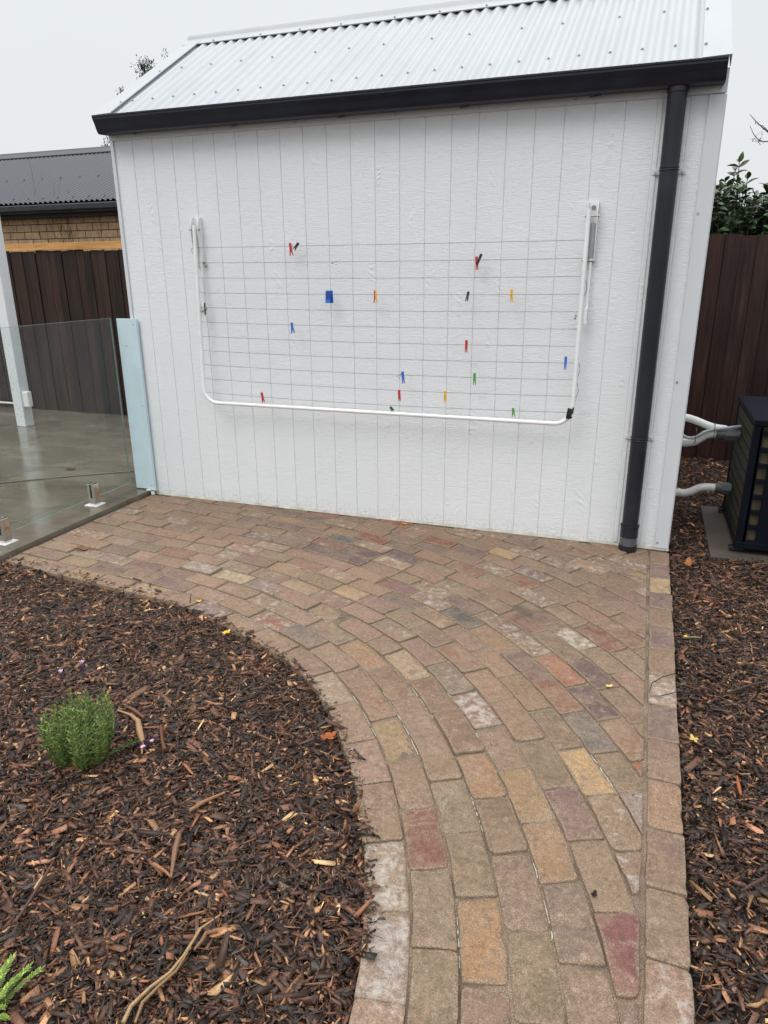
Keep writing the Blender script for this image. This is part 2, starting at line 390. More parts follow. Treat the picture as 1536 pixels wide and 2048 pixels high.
# sand bed as a strip from the inner curve to the outer boundary
n = len(poly); vs = []; 
for i, (x, y) in enumerate(poly):
    k = i / (n - 1)
    if x < 2.4: ox, oy = x + (XR + .11 - 2.4) * max(0, (x - 1.2) / 1.2) , .0
    else: ox, oy = XR + .11, 0.0 - (y + 2.15) * 0
    vs.append((x, y, -.0065))
sb = MB(); vs2 = [(x + nx * .012, y + ny * .012, -.0065) for (x, y), (nx, ny) in zip([tuple(p) for p in curve if p[0] > -.03 and p[1] > -4.9], [tuple(nn) for p, nn in zip(curve, nrm) if p[0] > -.03 and p[1] > -4.9])]
vs2 = [(.0, vs2[0][1], -.0065)] + vs2
ring = vs2 + [(XR + .10, vs2[-1][1], -.0065), (XR + .10, 0.0, -.0065), (0.0, 0.0, -.0065)]
sb.add(ring, [tuple(range(len(ring)))])
brick_path = sb.build('brick_path', M_SAND); tag(brick_path, kind='structure')

# ---- bricks
def clip(poly, a, b, c):                                 # keep a*x+b*y<=c
    o = []
    for i in range(len(poly)):
        p = poly[i]; q = poly[(i + 1) % len(poly)]; fp = a * p[0] + b * p[1] - c; fq = a * q[0] + b * q[1] - c
        if fp <= 0: o.append(p)
        if (fp < 0 < fq) or (fq < 0 < fp):
            u = fp / (fp - fq); o.append((p[0] + (q[0] - p[0]) * u, p[1] + (q[1] - p[1]) * u))
    return o
def area(p): return .5 * sum(p[i][0] * p[(i + 1) % len(p)][1] - p[(i + 1) % len(p)][0] * p[i][1] for i in range(len(p)))
def inset(poly, d):
    n = len(poly); o = []
    for i in range(n):
        p0 = np.array(poly[i - 1]); p1 = np.array(poly[i]); p2 = np.array(poly[(i + 1) % n])
        e1 = p1 - p0; e2 = p2 - p1; l1 = np.linalg.norm(e1); l2 = np.linalg.norm(e2)
        if l1 < 1e-6 or l2 < 1e-6: o.append(tuple(p1)); continue
        e1 /= l1; e2 /= l2; n1 = np.array([-e1[1], e1[0]]); n2 = np.array([-e2[1], e2[0]]); b = n1 + n2; bl = b @ b
        if bl < .2: o.append(tuple(p1 + n1 * d)); continue
        o.append(tuple(p1 + b * (2 * d / bl)))
    return o
def dedupe(poly, e=.006):
    o = []
    for p in poly:
        if not o or math.hypot(p[0] - o[-1][0], p[1] - o[-1][1]) > e: o.append(p)
    while len(o) > 2 and math.hypot(o[0][0] - o[-1][0], o[0][1] - o[-1][1]) < e: o.pop()
    return o

PAL = [((172, 144, 118), 14), ((164, 137, 110), 14), ((158, 132, 109), 12), ((176, 142, 118), 8), ((152, 129, 107), 9), ((163, 132, 116), 7), ((145, 121, 104), 6), ((182, 158, 126), 6),
       ((136, 112, 104), 6), ((160, 112, 92), 3), ((126, 104, 102), 4), ((150, 96, 78), 2), ((186, 148, 110), 4), ((124, 112, 104), 2), ((204, 176, 132), 1.5)]
pw = np.array([x[1] for x in PAL], float); pw /= pw.sum()
K = .565
# bricks that stand out in the photograph: place on the ground, colour, efflorescence
FEAT = []
NEAR = [(655, 1380, (184, 166, 142), .5), (695, 1450, (166, 142, 118), .4), (737, 1530, (172, 138, 122), .5), (745, 1625, (150, 127, 101), .25), (775, 1750, (168, 150, 128), .6), (772, 1905, (170, 154, 144), .6), (758, 2025, (188, 158, 136), .5), (705, 1360, (150, 123, 99), .2), (738, 1410, (158, 124, 96), .2), (785, 1480, (174, 148, 108), .3), (815, 1570, (156, 130, 104), .3), (858, 1680, (136, 88, 72), .2), (867, 1820, (150, 132, 106), .35), (870, 1985, (142, 126, 98), .2), (768, 1370, (148, 118, 96), .1), (820, 1430, (160, 136, 114), .3), (870, 1510, (158, 132, 106), .3), (910, 1610, (148, 135, 110), .4), (943, 1735, (142, 126, 98), .2), (962, 1885, (184, 142, 98), .2), (852, 1392, (142, 112, 90), .1), (905, 1465, (144, 116, 92), .1), (955, 1550, (176, 135, 98), .2), (1003, 1650, (138, 117, 90), .1), (1040, 1785, (144, 122, 106), .35), (1068, 1960, (138, 124, 96), .2), (885, 1360, (140, 127, 110), .5), (940, 1425, (156, 122, 112), .62), (990, 1500, (158, 132, 108), .3), (1050, 1590, (172, 143, 100), .3), (1103, 1700, (172, 137, 98), .3), (1140, 1850, (132, 114, 102), .2), (1185, 2000, (150, 130, 108), .3), (905, 1315, (160, 122, 98), .2), (962, 1373, (170, 136, 110), .35), (1020, 1445, (162, 132, 104), .2), (1082, 1525, (134, 118, 92), .2), (1142, 1625, (132, 106, 100), .3), (1196, 1750, (158, 136, 108), .35), (1243, 1905, (136, 80, 80), .1), (970, 1310, (172, 140, 112), .4), (1033, 1385, (160, 131, 101), .2), (1098, 1455, (130, 112, 88), .1), (1163, 1540, (222, 186, 128), .3), (1040, 1335, (132, 108, 98), .15), (1105, 1392, (148, 102, 80), .1), (1170, 1462, (108, 108, 104), .25), (1232, 1545, (140, 122, 94), .2), (1107, 1342, (178, 108, 80), .3), (1175, 1403, (104, 88, 88), .05), (1245, 1480, (160, 128, 104), .3), (1100, 1290, (136, 118, 96), .2), (1175, 1346, (110, 90, 88), .05), (1245, 1412, (140, 118, 92), .2), (1137, 1272, (160, 140, 116), .64), (1200, 1320, (154, 134, 106), .2), (1275, 1385, (170, 132, 112), .4), (1192, 1278, (128, 74, 62), .05)]
def soften(c, k=.42): return tuple((a * (1 - k) + b * k) * q for a, b, q in zip(c, (165, 139, 116), (1.005, .985, .975)))
def at0(px, py, z=0.0):
    d = M @ Vector(((px - 768) / 1427.16, -(py - 1024) / 1427.16, -1)); tt = (z - CAM.z) / d.z; p = CAM + d * tt; return (p.x, p.y)
for px, py, c, e in [(860, 1680, (150, 95, 80), .3), (1235, 1910, (140, 90, 88), .2), (1165, 1530, (216, 180, 124), .45), (1150, 1640, (132, 108, 104), .4), (955, 1690, (150, 132, 104), .3), (955, 1870, (190, 148, 104), .3),
                     (970, 1545, (188, 142, 106), .2), (1040, 1590, (184, 150, 104), .3), (1185, 1460, (112, 112, 106), .3), (1180, 1375, (108, 92, 90), .1), (1110, 1345, (172, 104, 78), .4), (1200, 1280, (136, 78, 66), .1),
                     (1130, 1275, (170, 158, 136), .62), (1050, 1250, (134, 96, 84), .1), (905, 1238, (92, 92, 88), .3), (935, 1217, (124, 98, 96), .1), (1010, 1110, (214, 180, 124), .3), (1045, 1165, (146, 92, 78), .1), (885, 1090, (146, 86, 70), .2),
                     (795, 1045, (150, 74, 56), .2), (690, 1077, (98, 104, 104), .2), (770, 1080, (150, 84, 64), .1), (812, 1112, (100, 84, 92), .1), (745, 1110, (104, 86, 88), .2), (640, 1040, (112, 88, 90), .1), (565, 1020, (110, 94, 90), .2),
                     (560, 1052, (116, 94, 92), .2), (620, 1028, (150, 90, 70), .2), (720, 1120, (112, 90, 92), .2), (650, 1095, (106, 86, 88), .2), (695, 1185, (214, 182, 132), .3), (795, 1335, (196, 170, 134), .5), (640, 1150, (150, 130, 100), .2),
                     (385, 1110, (158, 106, 86), .2), (410, 1132, (170, 150, 140), .6), (285, 1131, (138, 106, 104), .2), (430, 1220, (136, 114, 112), .55), (540, 1180, (150, 132, 126), .55), (660, 1380, (170, 150, 128), .55), (945, 1425, (166, 138, 120), .6),
                     (780, 1755, (176, 154, 134), .6), (775, 1900, (170, 152, 144), .7), (590, 1290, (128, 120, 114), .2), (1340, 1170, (214, 186, 140), .4), (1340, 1135, (128, 108, 110), .2), (1330, 1205, (118, 100, 102), .2), (1330, 1400, (176, 152, 128), .6), (1335, 1450, (132, 112, 104), .3),
                     (1330, 1880, (146, 126, 106), .2), (1325, 1620, (176, 138, 108), .3), (760, 2020, (196, 160, 138), .45), (1000, 1010, (150, 86, 70), .1), (1280, 1555, (168, 104, 70), .1), (1275, 1640, (160, 144, 136), .5),
                     (230, 1131, (130, 106, 104), .2), (1000, 1385, (158, 116, 96), .2), (700, 1530, (176, 142, 126), .5), (1330, 1290, (124, 104, 104), .2)]:
    FEAT.append([*at0(px, py), c, e, 1e9, None])
FEAT = [[*at0(px, py), c, e, 1, None] for px, py, c, e in NEAR] + FEAT

bv = []; bf = []; bc = []; bc2 = []; BR = []
def brick(poly, top, joint=.004, keep=None):
    if len(poly) < 3: return
    if area(poly) < 0: poly = poly[::-1]
    poly = [(p[0] + random.gauss(0, .0014), p[1] + random.gauss(0, .0014)) for p in poly]; poly = inset(poly, joint); poly = dedupe(poly)
    if len(poly) < 3 or area(poly) < .0009: return
    BR.append((poly, top))
def emit(poly, top, c1, c2, eff):
    # subdivide and wobble the outline, round the corners
    cx = sum(p[0] for p in poly) / len(poly); cy = sum(p[1] for p in poly) / len(poly)
    n = len(poly); out = []; rc = random.uniform(.005, .013)
    for i in range(n):
        p0 = np.array(poly[i - 1]); p1 = np.array(poly[i]); p2 = np.array(poly[(i + 1) % n])
        a = p0 - p1; b = p2 - p1; la = np.linalg.norm(a); lb = np.linalg.norm(b)
        if la < 1e-6 or lb < 1e-6: continue
        r = min(rc * random.uniform(.4, 2.2), la * .4, lb * .4); A = p1 + a / la * r; B = p1 + b / lb * r
        cosang = (a @ b) / (la * lb)
        if cosang < -.97: out.append(p1)
        else:
            for u in (0, .35, .65, 1): out.append(A * (1 - u) ** 2 + 2 * p1 * u * (1 - u) + B * u * u)
        L = np.linalg.norm(p2 - p1) - 2 * r
        if L > .045:
            m = int(L / .022)
            for k in range(1, m): out.append(p1 + b / lb * (r + L * k / m))
    pts = []
    nn = len(out)
    ph = random.uniform(0, 9)
    for i, p in enumerate(out):
        d = np.array([cx, cy]) - p; d /= max(1e-6, np.linalg.norm(d))
        k = (math.sin(ph + i * .9) * .5 + random.uniform(-1, 1)) * .0011 + (random.random() < .09) * random.uniform(.001, .0055)
        pts.append(p + d * k)
    tx, ty = random.gauss(0, .011), random.gauss(0, .011); hz = top
    base = len(bv); rings = [(0, -.06), (0, -.005), (.0008, -.0018), (.0030, 0.0), (.024, .0004)]
    for (ins, dz) in rings:
        for p in pts:
            d = np.array([cx, cy]) - p; L = max(1e-6, np.linalg.norm(d)); q = p + d / L * min(ins, L * .5)
            bv.append((q[0], q[1], hz + dz + (q[0] - cx) * tx + (q[1] - cy) * ty + (random.gauss(0, .0006) if dz > -.005 else 0)))
    for r in range(len(rings) - 1):
        for i in range(nn): bf.append((base + r * nn + i, base + r * nn + (i + 1) % nn, base + (r + 1) * nn + (i + 1) % nn, base + (r + 1) * nn + i))
    bv.append((cx, cy, hz + .001)); ce = len(bv) - 1; top0 = base + (len(rings) - 1) * nn
    for i in range(nn): bf.append((top0 + i, top0 + (i + 1) % nn, ce))
    k = len(bv) - base
    bc.extend([(*c1, eff)] * k); bc2.extend([(*c2, e_) for e_ in (1, 1, 1, .9, .0) for _ in range(nn)] + [(*c2, 0)])

PITCH = .1165
def roff(k): return .008 * min(k, 1) + PITCH * min(k, 6) + .1088 * max(0, k - 6)
# cross joints seen in the photograph, by course (the courses count from the inner rim)
ANC = {0: [(394, 1207), (455, 1233), (517, 1263), (577, 1304), (638, 1350), (677, 1412), (717, 1484), (754, 1571), (771, 1680), (780, 1819), (768, 1997)],
       1: [(453, 1197), (512, 1227), (574, 1257), (632, 1297), (686, 1344), (714, 1376), (761, 1439), (807, 1518), (845, 1619), (869, 1744), (869, 1901)],
       2: [(513, 1189), (567, 1218), (626, 1250), (687, 1290), (738, 1340), (795, 1399), (845, 1469), (890, 1557), (928, 1666), (955, 1798), (969, 1969)],
       3: [(564, 1185), (623, 1212), (682, 1244), (742, 1284), (774, 1308), (828, 1361), (880, 1426), (927, 1506), (982, 1592), (1019, 1710), (1055, 1860)],
       4: [(798, 1282), (858, 1330), (911, 1388), (965, 1457), (1019, 1539), (1080, 1640), (1124, 1769), (1156, 1931)],
       5: [(872, 1291), (933, 1342), (991, 1406), (1051, 1481), (1114, 1571), (1169, 1680), (1222, 1820), (1262, 1996)],
       6: [(1000, 1352), (1066, 1417), (1130, 1496), (1196, 1587)], 7: [(1071, 1361), (1137, 1423), (1202, 1503), (1263, 1587)],
       8: [(1073, 1316), (1140, 1370), (1211, 1439)], 9: [(1137, 1320), (1209, 1374)], 10: [(1107, 1250), (1170, 1295), (1234, 1349)], 11: [(1151, 1256), (1231, 1300)],
       9.1: [], 7.1: [(888, 1224), (939, 1254)], 5.1: [(668, 1175), (723, 1201)], 10.1: [(666, 1070), (720, 1085)], 12: [(1012, 1151), (1072, 1176)], 14: [(984, 1098), (1036, 1120)], 9.2: [(1007, 1227), (1069, 1267)]}
for row in range(36):
    off0 = roff(row); off1 = roff(row + 1)
    c_in = curve + nrm * off0; c_out = curve + nrm * off1; c_mid = curve + nrm * ((off0 + off1) / 2)
    s = np.concatenate([[0], np.cumsum(np.linalg.norm(np.diff(c_mid, axis=0), axis=1))])
    def pt(c, u): return (float(np.interp(u, s, c[:, 0])), float(np.interp(u, s, c[:, 1])))
    u = -random.uniform(0, .23) if row % 2 else -random.uniform(0, .05)
    # phase so that neighbouring rows break joint roughly at mid brick near the camera
    anc = []
    for k_, v_ in ANC.items():
        if int(k_) == row:
            for q_ in v_: anc.append(float(s[((c_mid - np.array(at0(*q_))) ** 2).sum(1).argmin()]))
    anc = sorted(anc); cuts = [u]
    for a_ in anc + [s[-1]]:
        g_ = a_ - cuts[-1]
        if g_ < .07: continue
        if g_ < .31: cuts.append(a_); continue
        lens = []
        while sum(lens) < g_ - .12: lens.append(.15 if random.random() < .08 else .233 + random.gauss(0, .004))
        f_ = g_ / sum(lens)
        for l_ in lens: cuts.append(cuts[-1] + l_ * f_)
        cuts[-1] = a_
    for L in np.diff(cuts):
        a, b = max(u, 0), min(u + L, s[-1])
        if b - a > .03:
            sk = random.gauss(0, .004)
            m = 3
            inn = [pt(c_in, a + (b - a) * k / m) for k in range(m + 1)]; outp = [pt(c_out, a + sk + (b - a) * k / m) for k in range(m + 1)][::-1]
            pl = inn + outp
            pl = clip(pl, 1, 0, XR - .002); pl = clip(pl, -1, 0, -XT) if len(pl) > 2 else pl
            pl = clip(pl, 0, 1, -.012) if len(pl) > 2 else pl
            pl = clip(pl, 0, -1, 4.7) if len(pl) > 2 else pl
            if len(pl) > 2: brick(pl, random.gauss(0, .0024), random.uniform(.0020, .0048))
        u += L
yy = -.035
while yy > -4.7:                                         # single course of edging bricks along the right bed
    L = random.choice((.225, .228, .235, .19, .222)) if yy < -.5 else .2
    s1, s2 = random.uniform(-.006, .006), random.uniform(-.012, .012)
    brick([(XR + .004, yy - L + s1), (XR + .116 + random.uniform(-.004, .004), yy - L - abs(s2)), (XR + .116 + random.uniform(-.004, .003), yy), (XR + .004, yy)], random.gauss(.001, .0016), .0035)
    yy -= L
cent = np.array([(sum(q[0] for q in p) / len(p), sum(q[1] for q in p) / len(p)) for p, _ in BR])
owner = {}
for f in FEAT:
    d = ((cent - np.array(f[:2])) ** 2).sum(1); i = int(d.argmin())
    if d[i] < .03 and i not in owner: owner[i] = f
for i, (pl, top) in enumerate(BR):
    if i in owner:
        f = owner[i]; c = f[2]; eff = f[3]; c2 = tuple(a * .45 + b * .55 for a, b in zip(c, (176, 150, 126)))
    else:
        c = PAL[int(rng.choice(len(PAL), p=pw))][0]; c2 = PAL[int(rng.choice(len(PAL), p=pw))][0]; m_ = random.choice((.5, .8, 1))
        c2 = tuple(a * (1 - m_) + b * m_ for a, b in zip(c, c2)); c = tuple(x * random.uniform(.93, 1.05) for x in c); eff = random.choice((.15, .25, .3, .38, .44, .5, .56))
    kk = .24 if i in owner else .42
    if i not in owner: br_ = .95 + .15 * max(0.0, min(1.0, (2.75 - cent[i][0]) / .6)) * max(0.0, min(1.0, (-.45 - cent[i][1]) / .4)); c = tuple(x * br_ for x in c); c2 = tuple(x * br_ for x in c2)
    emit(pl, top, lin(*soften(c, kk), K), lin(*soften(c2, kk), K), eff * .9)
me = bpy.data.meshes.new('brick_paver'); me.from_pydata(bv, [], bf)
for nm, dat in (('Col', bc), ('Col2', bc2)):
    a = me.color_attributes.new(nm, 'FLOAT_COLOR', 'POINT'); a.data.foreach_set('color', np.array(dat, np.float32).ravel())
me.polygons.foreach_set('use_smooth', [True] * len(me.polygons)); me.materials.append(M_BRICK); me.update()
o = bpy.data.objects.new('brick_paver', me); col.objects.link(o); o.parent = brick_path; tag(o, kind='stuff')
# strips of pale cord left in the joints between courses
wj = MB()
def joint_strip(p0, p1):
    a = np.array(at0(*p0)); b = np.array(at0(*p1)); da = edge_dist(a)[0]; r = min((roff(q_) for q_ in range(30)), key=lambda z_: abs(z_ - da))
    ia = ((curve + nrm * r - a) ** 2).sum(1).argmin(); ib = ((curve + nrm * r - b) ** 2).sum(1).argmin()
    if ib < ia: ia, ib = ib, ia
    ids = np.linspace(ia, max(ib, ia + 1), 14); 
    L = []
    for t_ in ids:
        q = curve + nrm * r; xx = np.interp(t_, np.arange(len(q)), q[:, 0]); yy_ = np.interp(t_, np.arange(len(q)), q[:, 1])
        L.append((xx + random.gauss(0, .0006), yy_ + random.gauss(0, .0006), -.0045 + random.gauss(0, .0008)))
    for k in range(len(L) - 1):
        if random.random() < .35: continue
        wj.tube([L[k], L[k + 1]], random.uniform(.0007, .0017), 5)
for a, b in [((740, 1390), (775, 1520)), ((690, 1370), (745, 1470)), ((940, 1590), (965, 1660)), ((1068, 1700), (1110, 1890)), ((920, 1820), (922, 1935)), ((620, 1225), (665, 1250)), ((1180, 1510), (1255, 1620)), ((820, 1370), (850, 1440)),
             ((405, 1086), (455, 1100)), ((500, 1105), (640, 1150)), ((880, 1380), (950, 1470)), ((300, 1170), (350, 1185)), ((550, 1205), (600, 1228)), ((200, 1045), (250, 1052)), ((480, 1215), (560, 1250)), ((170, 1072), (215, 1078))]: joint_strip(a, b)
wj.build('joint_cord', M_WHITEJ, brick_path)

# ------------------------------------------------------------------ tiled patio
ti = MB(); gr = MB()
gr.box(-9, -.008, -6.5, 2.40, -.05, .0285)
patio = gr.build('patio', M_GROUT); tag(patio, kind='structure')
yb = [-6.5 + .0]
ys_ = [2.41, 1.52, .92, .31, -.29, -.89, -1.49, -2.09, -2.69, -3.29, -4.5, -6.5]
xs_ = [-.003, -.36, -1.26, -2.16, -3.06, -3.96, -4.9, -6.5, -9]
for j in range(len(ys_) - 1):
    for i in range(len(xs_) - 1):
        k = random.uniform(.9, 1.1)
        x1, x0 = xs_[i] - .0025, xs_[i + 1] + .0025; y1, y0 = ys_[j] - .0025, ys_[j + 1] + .0025
        if i > 0: y1 -= .0
        ti.box(x0, x1 + (.006 if i == 0 else 0), y0, y1, .002, .030 + random.gauss(0, .0002), (k, k, k * .98, 1))
ti.build('paving_tile', M_TILE, patio)
dr = MB(); A, B = np.array([-1.95, -.84]), np.array([.0, .735]); dd = (B - A) / np.linalg.norm(B - A); nn_ = np.array([-dd[1], dd[0]])
q = [A - nn_ * .006, B - nn_ * .006, B + nn_ * .006, A + nn_ * .006]
dr.tube([(*(A + (B - A) * k / 20 + nn_ * math.sin(k * .7) * .006), .037) for k in range(21)], .006, 8)
M_HOSE = plain('brown_hose', (.16, .12, .09), .5)
tag(dr.build('garden_hose', M_HOSE, smooth=True), 'thin brown hose lying across the wet patio tiles behind the glass', 'hose')

# ------------------------------------------------------------------ garden beds: soil and bark
def hleft(x, y):
    d = edge_dist(np.stack([x, y], 1)) * -1
    return -.028 + .022 * np.clip(d / .5, 0, 1) + .008 * np.sin(x * 5.1 + 1) * np.cos(y * 4.3) + .006 * np.sin(x * 11 + y * 9)
def hright(x, y): return -.03 + .012 * np.clip((x - 3.62) / .3, 0, 1) + .007 * np.sin(x * 6 + 2) * np.cos(y * 3.7)
def soil(name, x0, x1, y0, y1, hf, keep, n=60):
    X, Y = np.meshgrid(np.linspace(x0, x1, n), np.linspace(y0, y1, n)); X = X.ravel(); Y = Y.ravel(); Z = hf(X, Y) - .022
    fs = []
    kp = keep(X, Y)
    for j in range(n - 1):
        for i in range(n - 1):
            a = j * n + i
            if kp[a] or kp[a + 1] or kp[a + n] or kp[a + n + 1]: fs.append((a, a + 1, a + n + 1, a + n))
    m = MB(); m.add(list(zip(X.tolist(), Y.tolist(), Z.tolist())), fs); tag(m.build(name, M_SOIL, smooth=False), kind='structure')
soil('garden_soil', .0, 3.0, -5.0, -1.2, hleft, lambda X, Y: edge_dist(np.stack([X, Y], 1)) < .02)
soil('garden_soil', 3.6, 6.6, -4.6, 2.6, hright, lambda X, Y: X > 3.0)

CPAL = np.array([lin(34, 25, 20), lin(50, 37, 29), lin(72, 50, 39), lin(92, 63, 48), lin(110, 76, 57), lin(134, 94, 68), lin(164, 122, 84), lin(200, 160, 114), lin(70, 63, 58), lin(124, 80, 54)])
CW = np.array([20, 21, 18, 14, 9, 6.5, 4.2, 1.6, 4, 5]); CW /= CW.sum()
def chips(name, N, sampler, hf, label, scale=1.0):
    X, Y = sampler(N); N = len(X)
    kind = rng.random(N)
    Ln = np.exp(rng.normal(math.log(.0172), .60, N)) * scale; Wd = Ln * rng.uniform(.16, .5, N); 
    sp = kind < .22; Ln[sp] *= 1.7; Wd[sp] = rng.uniform(.0015, .0035, sp.sum())
    fine_ = (kind > .22) & (kind < .45); Ln[fine_] *= .55; Wd[fine_] *= .6; bigc = kind > .972; Ln[bigc] *= 1.8; Wd[bigc] *= 1.5; Ln = np.minimum(Ln, .095); Wd = np.clip(Wd, .0013, .021); Th = np.minimum(Wd * rng.uniform(.18, .45, N), .005)
    lay = rng.random(N); Z = hf(X, Y) - .014 + lay * .026 + (rng.random(N) < .05) * .006
    yw = rng.uniform(0, 2 * np.pi, N); pt_ = rng.normal(0, .24, N); rl = rng.normal(0, .38, N)
    base = np.array([[-.5, -.5, -.5], [.5, -.5, -.5], [.5, .5, -.5], [-.5, .5, -.5], [-.5, -.5, .5], [.5, -.5, .5], [.5, .5, .5], [-.5, .5, .5]])
    V = np.repeat(base[None], N, 0) + rng.uniform(-.2, .2, (N, 8, 3)) * np.array([.7, 1, .5])
    tp = rng.uniform(.25, 1, (N, 2)); V[:, [0, 3, 4, 7], 1] *= tp[:, :1]; V[:, [1, 2, 5, 6], 1] *= tp[:, 1:]
    V[..., 0] *= Ln[:, None]; V[..., 1] *= Wd[:, None]; V[..., 2] *= Th[:, None]
    cy, sy, cp, sp_, cr, sr = (f(a)[:, None] for a in (yw, pt_, rl) for f in (np.cos, np.sin))
    x, y, z = V[..., 0], V[..., 1], V[..., 2]
    y, z = y * cr - z * sr, y * sr + z * cr; x, z = x * cp - z * sp_, x * sp_ + z * cp; x, y = x * cy - y * sy, x * sy + y * cy
    P = np.stack([x + X[:, None], y + Y[:, None], z + Z[:, None]], -1).reshape(-1, 3)
    q = np.array([[4, 5, 6, 7], [0, 1, 5, 4], [1, 2, 6, 5], [2, 3, 7, 6], [3, 0, 4, 7]])
    F = (np.arange(N)[:, None, None] * 8 + q[None]).reshape(-1)
    me = bpy.data.meshes.new(name); nf = N * 5
    me.vertices.add(N * 8); me.vertices.foreach_set('co', P.astype(np.float32).ravel())
    me.loops.add(nf * 4); me.loops.foreach_set('vertex_index', F.astype(np.int32))
    me.polygons.add(nf); me.polygons.foreach_set('loop_start', np.arange(0, nf * 4, 4, dtype=np.int32))
    try: me.polygons.foreach_set('loop_total', np.full(nf, 4, np.int32))
    except Exception: pass
    me.update(calc_edges=True)
    c = CPAL[rng.choice(len(CPAL), N, p=CW)] * np.exp(rng.normal(0, .34, (N, 1))) * 1.0
    c4 = np.concatenate([c, np.ones((N, 1))], 1); at = me.color_attributes.new('Col', 'FLOAT_COLOR', 'POINT')
    at.data.foreach_set('color', np.repeat(c4, 8, 0).astype(np.float32).ravel())
    me.materials.append(M_CHIP); o = bpy.data.objects.new(name, me); col.objects.link(o); tag(o, label, 'mulch', kind='stuff'); return o
Fw = M @ Vector((0, 0, -1)); Rt = M @ Vector((1, 0, 0)); Up = M @ Vector((0, 1, 0))
def inview(x, y, m=.12):
    dx, dy, dz = x - CAM.x, y - CAM.y, -CAM.z
    d = dx * Fw.x + dy * Fw.y + dz * Fw.z; u = (dx * Rt.x + dy * Rt.y + dz * Rt.z) / d; v = (dx * Up.x + dy * Up.y + dz * Up.z) / d
    return (d > 0) & (abs(u) < .538 + m) & (v > -.7176 - m)
def samp_left(N):
    x = rng.uniform(.01, 2.96, N); y = rng.uniform(-4.4, -1.33, N)
    d = edge_dist(np.stack([x, y], 1)); k = d < rng.uniform(-.012, .008, N)
    k &= inview(x, y) | (rng.random(N) < .45)
    return x[k], y[k]
def samp_right(N):
    x = rng.uniform(3.625, 5.6, N); y = rng.uniform(-4.4, 2.45, N)
    k = inview(x, y, .05) | ((rng.random(N) < .35) & (x < 4.6)); k &= ~((x > 3.87 + rng.normal(0, .02, N)) & (y > .03 + rng.normal(0, .02, N)) & (y < .95))
    k &= (y < -.4) | (rng.random(N) < .75)
    return x[k], y[k]
chips('bark_mulch', 300000, samp_left, hleft, 'dark brown shredded bark mulch filling the curved garden bed left of the brick path')
chips('bark_mulch', 220000, samp_right, hright, 'dark brown shredded bark mulch in the strip right of the edging bricks')
def samp_spill(N):
    i = rng.integers(10, len(curve) - 60, N); off = np.abs(rng.normal(0, .03, N)) * np.where(curve[i, 0] < 1.2, 1.6, .5)
    x = curve[i, 0] + nrm[i, 0] * off + rng.normal(0, .01, N); y = curve[i, 1] + nrm[i, 1] * off; k = (x > .02) & (y > -4)
    return x[k], y[k]
chips('bark_mulch', 1700, samp_spill, lambda x, y: np.full(len(x), .002), 'loose bark chips spilled over the inner rim of the brick path', .8)
def samp_crumb(N):
    x = rng.uniform(.1, 3.6, N); y = rng.uniform(-3.6, -.05, N); d = edge_dist(np.stack([x, y], 1)); k = d > .02; return x[k], y[k]
chips('bark_crumb', 260, samp_crumb, lambda x, y: np.full(len(x), -.009), 'tiny dark crumbs of bark scattered over the brick paving', .55)

# ------------------------------------------------------------------ shed
shed = empty('garden_shed', (1.8, 0, 0), 'white timber-look garden shed with pale corrugated roof and dark gutter', 'shed')
LX, RX, HW, DEP = 0.0, 3.6, 2.44, 2.08
EY, EZ, SL, RY = -.112, 2.491, .598, 1.035
RZ = EZ + SL * (RY - EY)
fw = MB()                                                # front wall: profile with real V grooves
prof = [(LX, 0)]
for k in range(1, 24):
    x = k * .15; prof += [(x - .0026, 0), (x - .0010, .0045), (x + .0010, .0045), (x + .0026, 0)]
prof += [(RX, 0)]
vs = [(x, y, z) for z in (.0, HW) for x, y in prof]; m_ = len(prof)
fw.add(vs, [(i, i + 1, m_ + i + 1, m_ + i) for i in range(m_ - 1)])
fw.build('front_wall', M_WALL, shed)
ow = MB()
GB = HW + .02
ow.prism([(.012, 0), (DEP, 0), (DEP, HW), (RY, RZ - .03), (.012, HW)], LX + .001, LX + .04, 'x')
ow.prism([(.012, 0), (DEP, 0), (DEP, HW), (RY, RZ - .03), (.012, HW)], RX - .04, RX - .001, 'x')
ow.box(LX + .04, RX - .04, DEP - .03, DEP - .001, 0, HW)
ow.build('side_wall', M_WALL, shed)
lp = MB()                                                # overlap strips either side of the downpipe
lp.box(3.304, 3.324, -.006, .004, .02, 2.362); lp.box(3.428, 3.445, -.006, .004, .02, 2.362)
lp.build('cover_strip', M_WALL, shed, bevel=.002)
for x0, x1 in ((-.012, .012), (3.532, 3.606)):
    c = MB(); c.box(x0, x1, -.012, .0, .012, 2.362)
    if x1 > 3: c.box(3.600, 3.612, .0, .06, .012, 2.362)
    else: c.box(-.016, -.002, .0, .05, .012, 2.362)
    ct = c.build('corner_trim', M_TRIM, shed, bevel=.0015)
    if x1 > 3:
        for z in (1.83, .98, .045):
            s = MB(); s.disc((3.546, -.012, z), (0, -1, 0), .006, .003, 10); s.disc((3.546, -.015, z), (0, -1, 0), .002, .001, 6); s.build('screw', M_GALV, ct)
fb = MB(); fb.box(-.014, 3.608, -.016, -.001, 2.365, 2.47); frz = fb.build('frieze_board', M_TRIM, shed, bevel=.0015)
for x in (.06, .72, 1.31, 1.93, 2.4, 2.9, 3.58):
    s = MB(); s.disc((x, -.016, 2.385), (0, -1, 0), .006, .003, 10); s.build('screw', M_GALV, frz)
fl = MB(); fl.prism([(-.001, .0), (-.001, .014), (-.004, .012), (-.017, .003), (-.017, .0)], -.0, 3.612, 'x'); fl.build('base_flashing', plain('weathered_cream_flashing', (.40, .385, .33), .55, 0, .3, 14), shed)
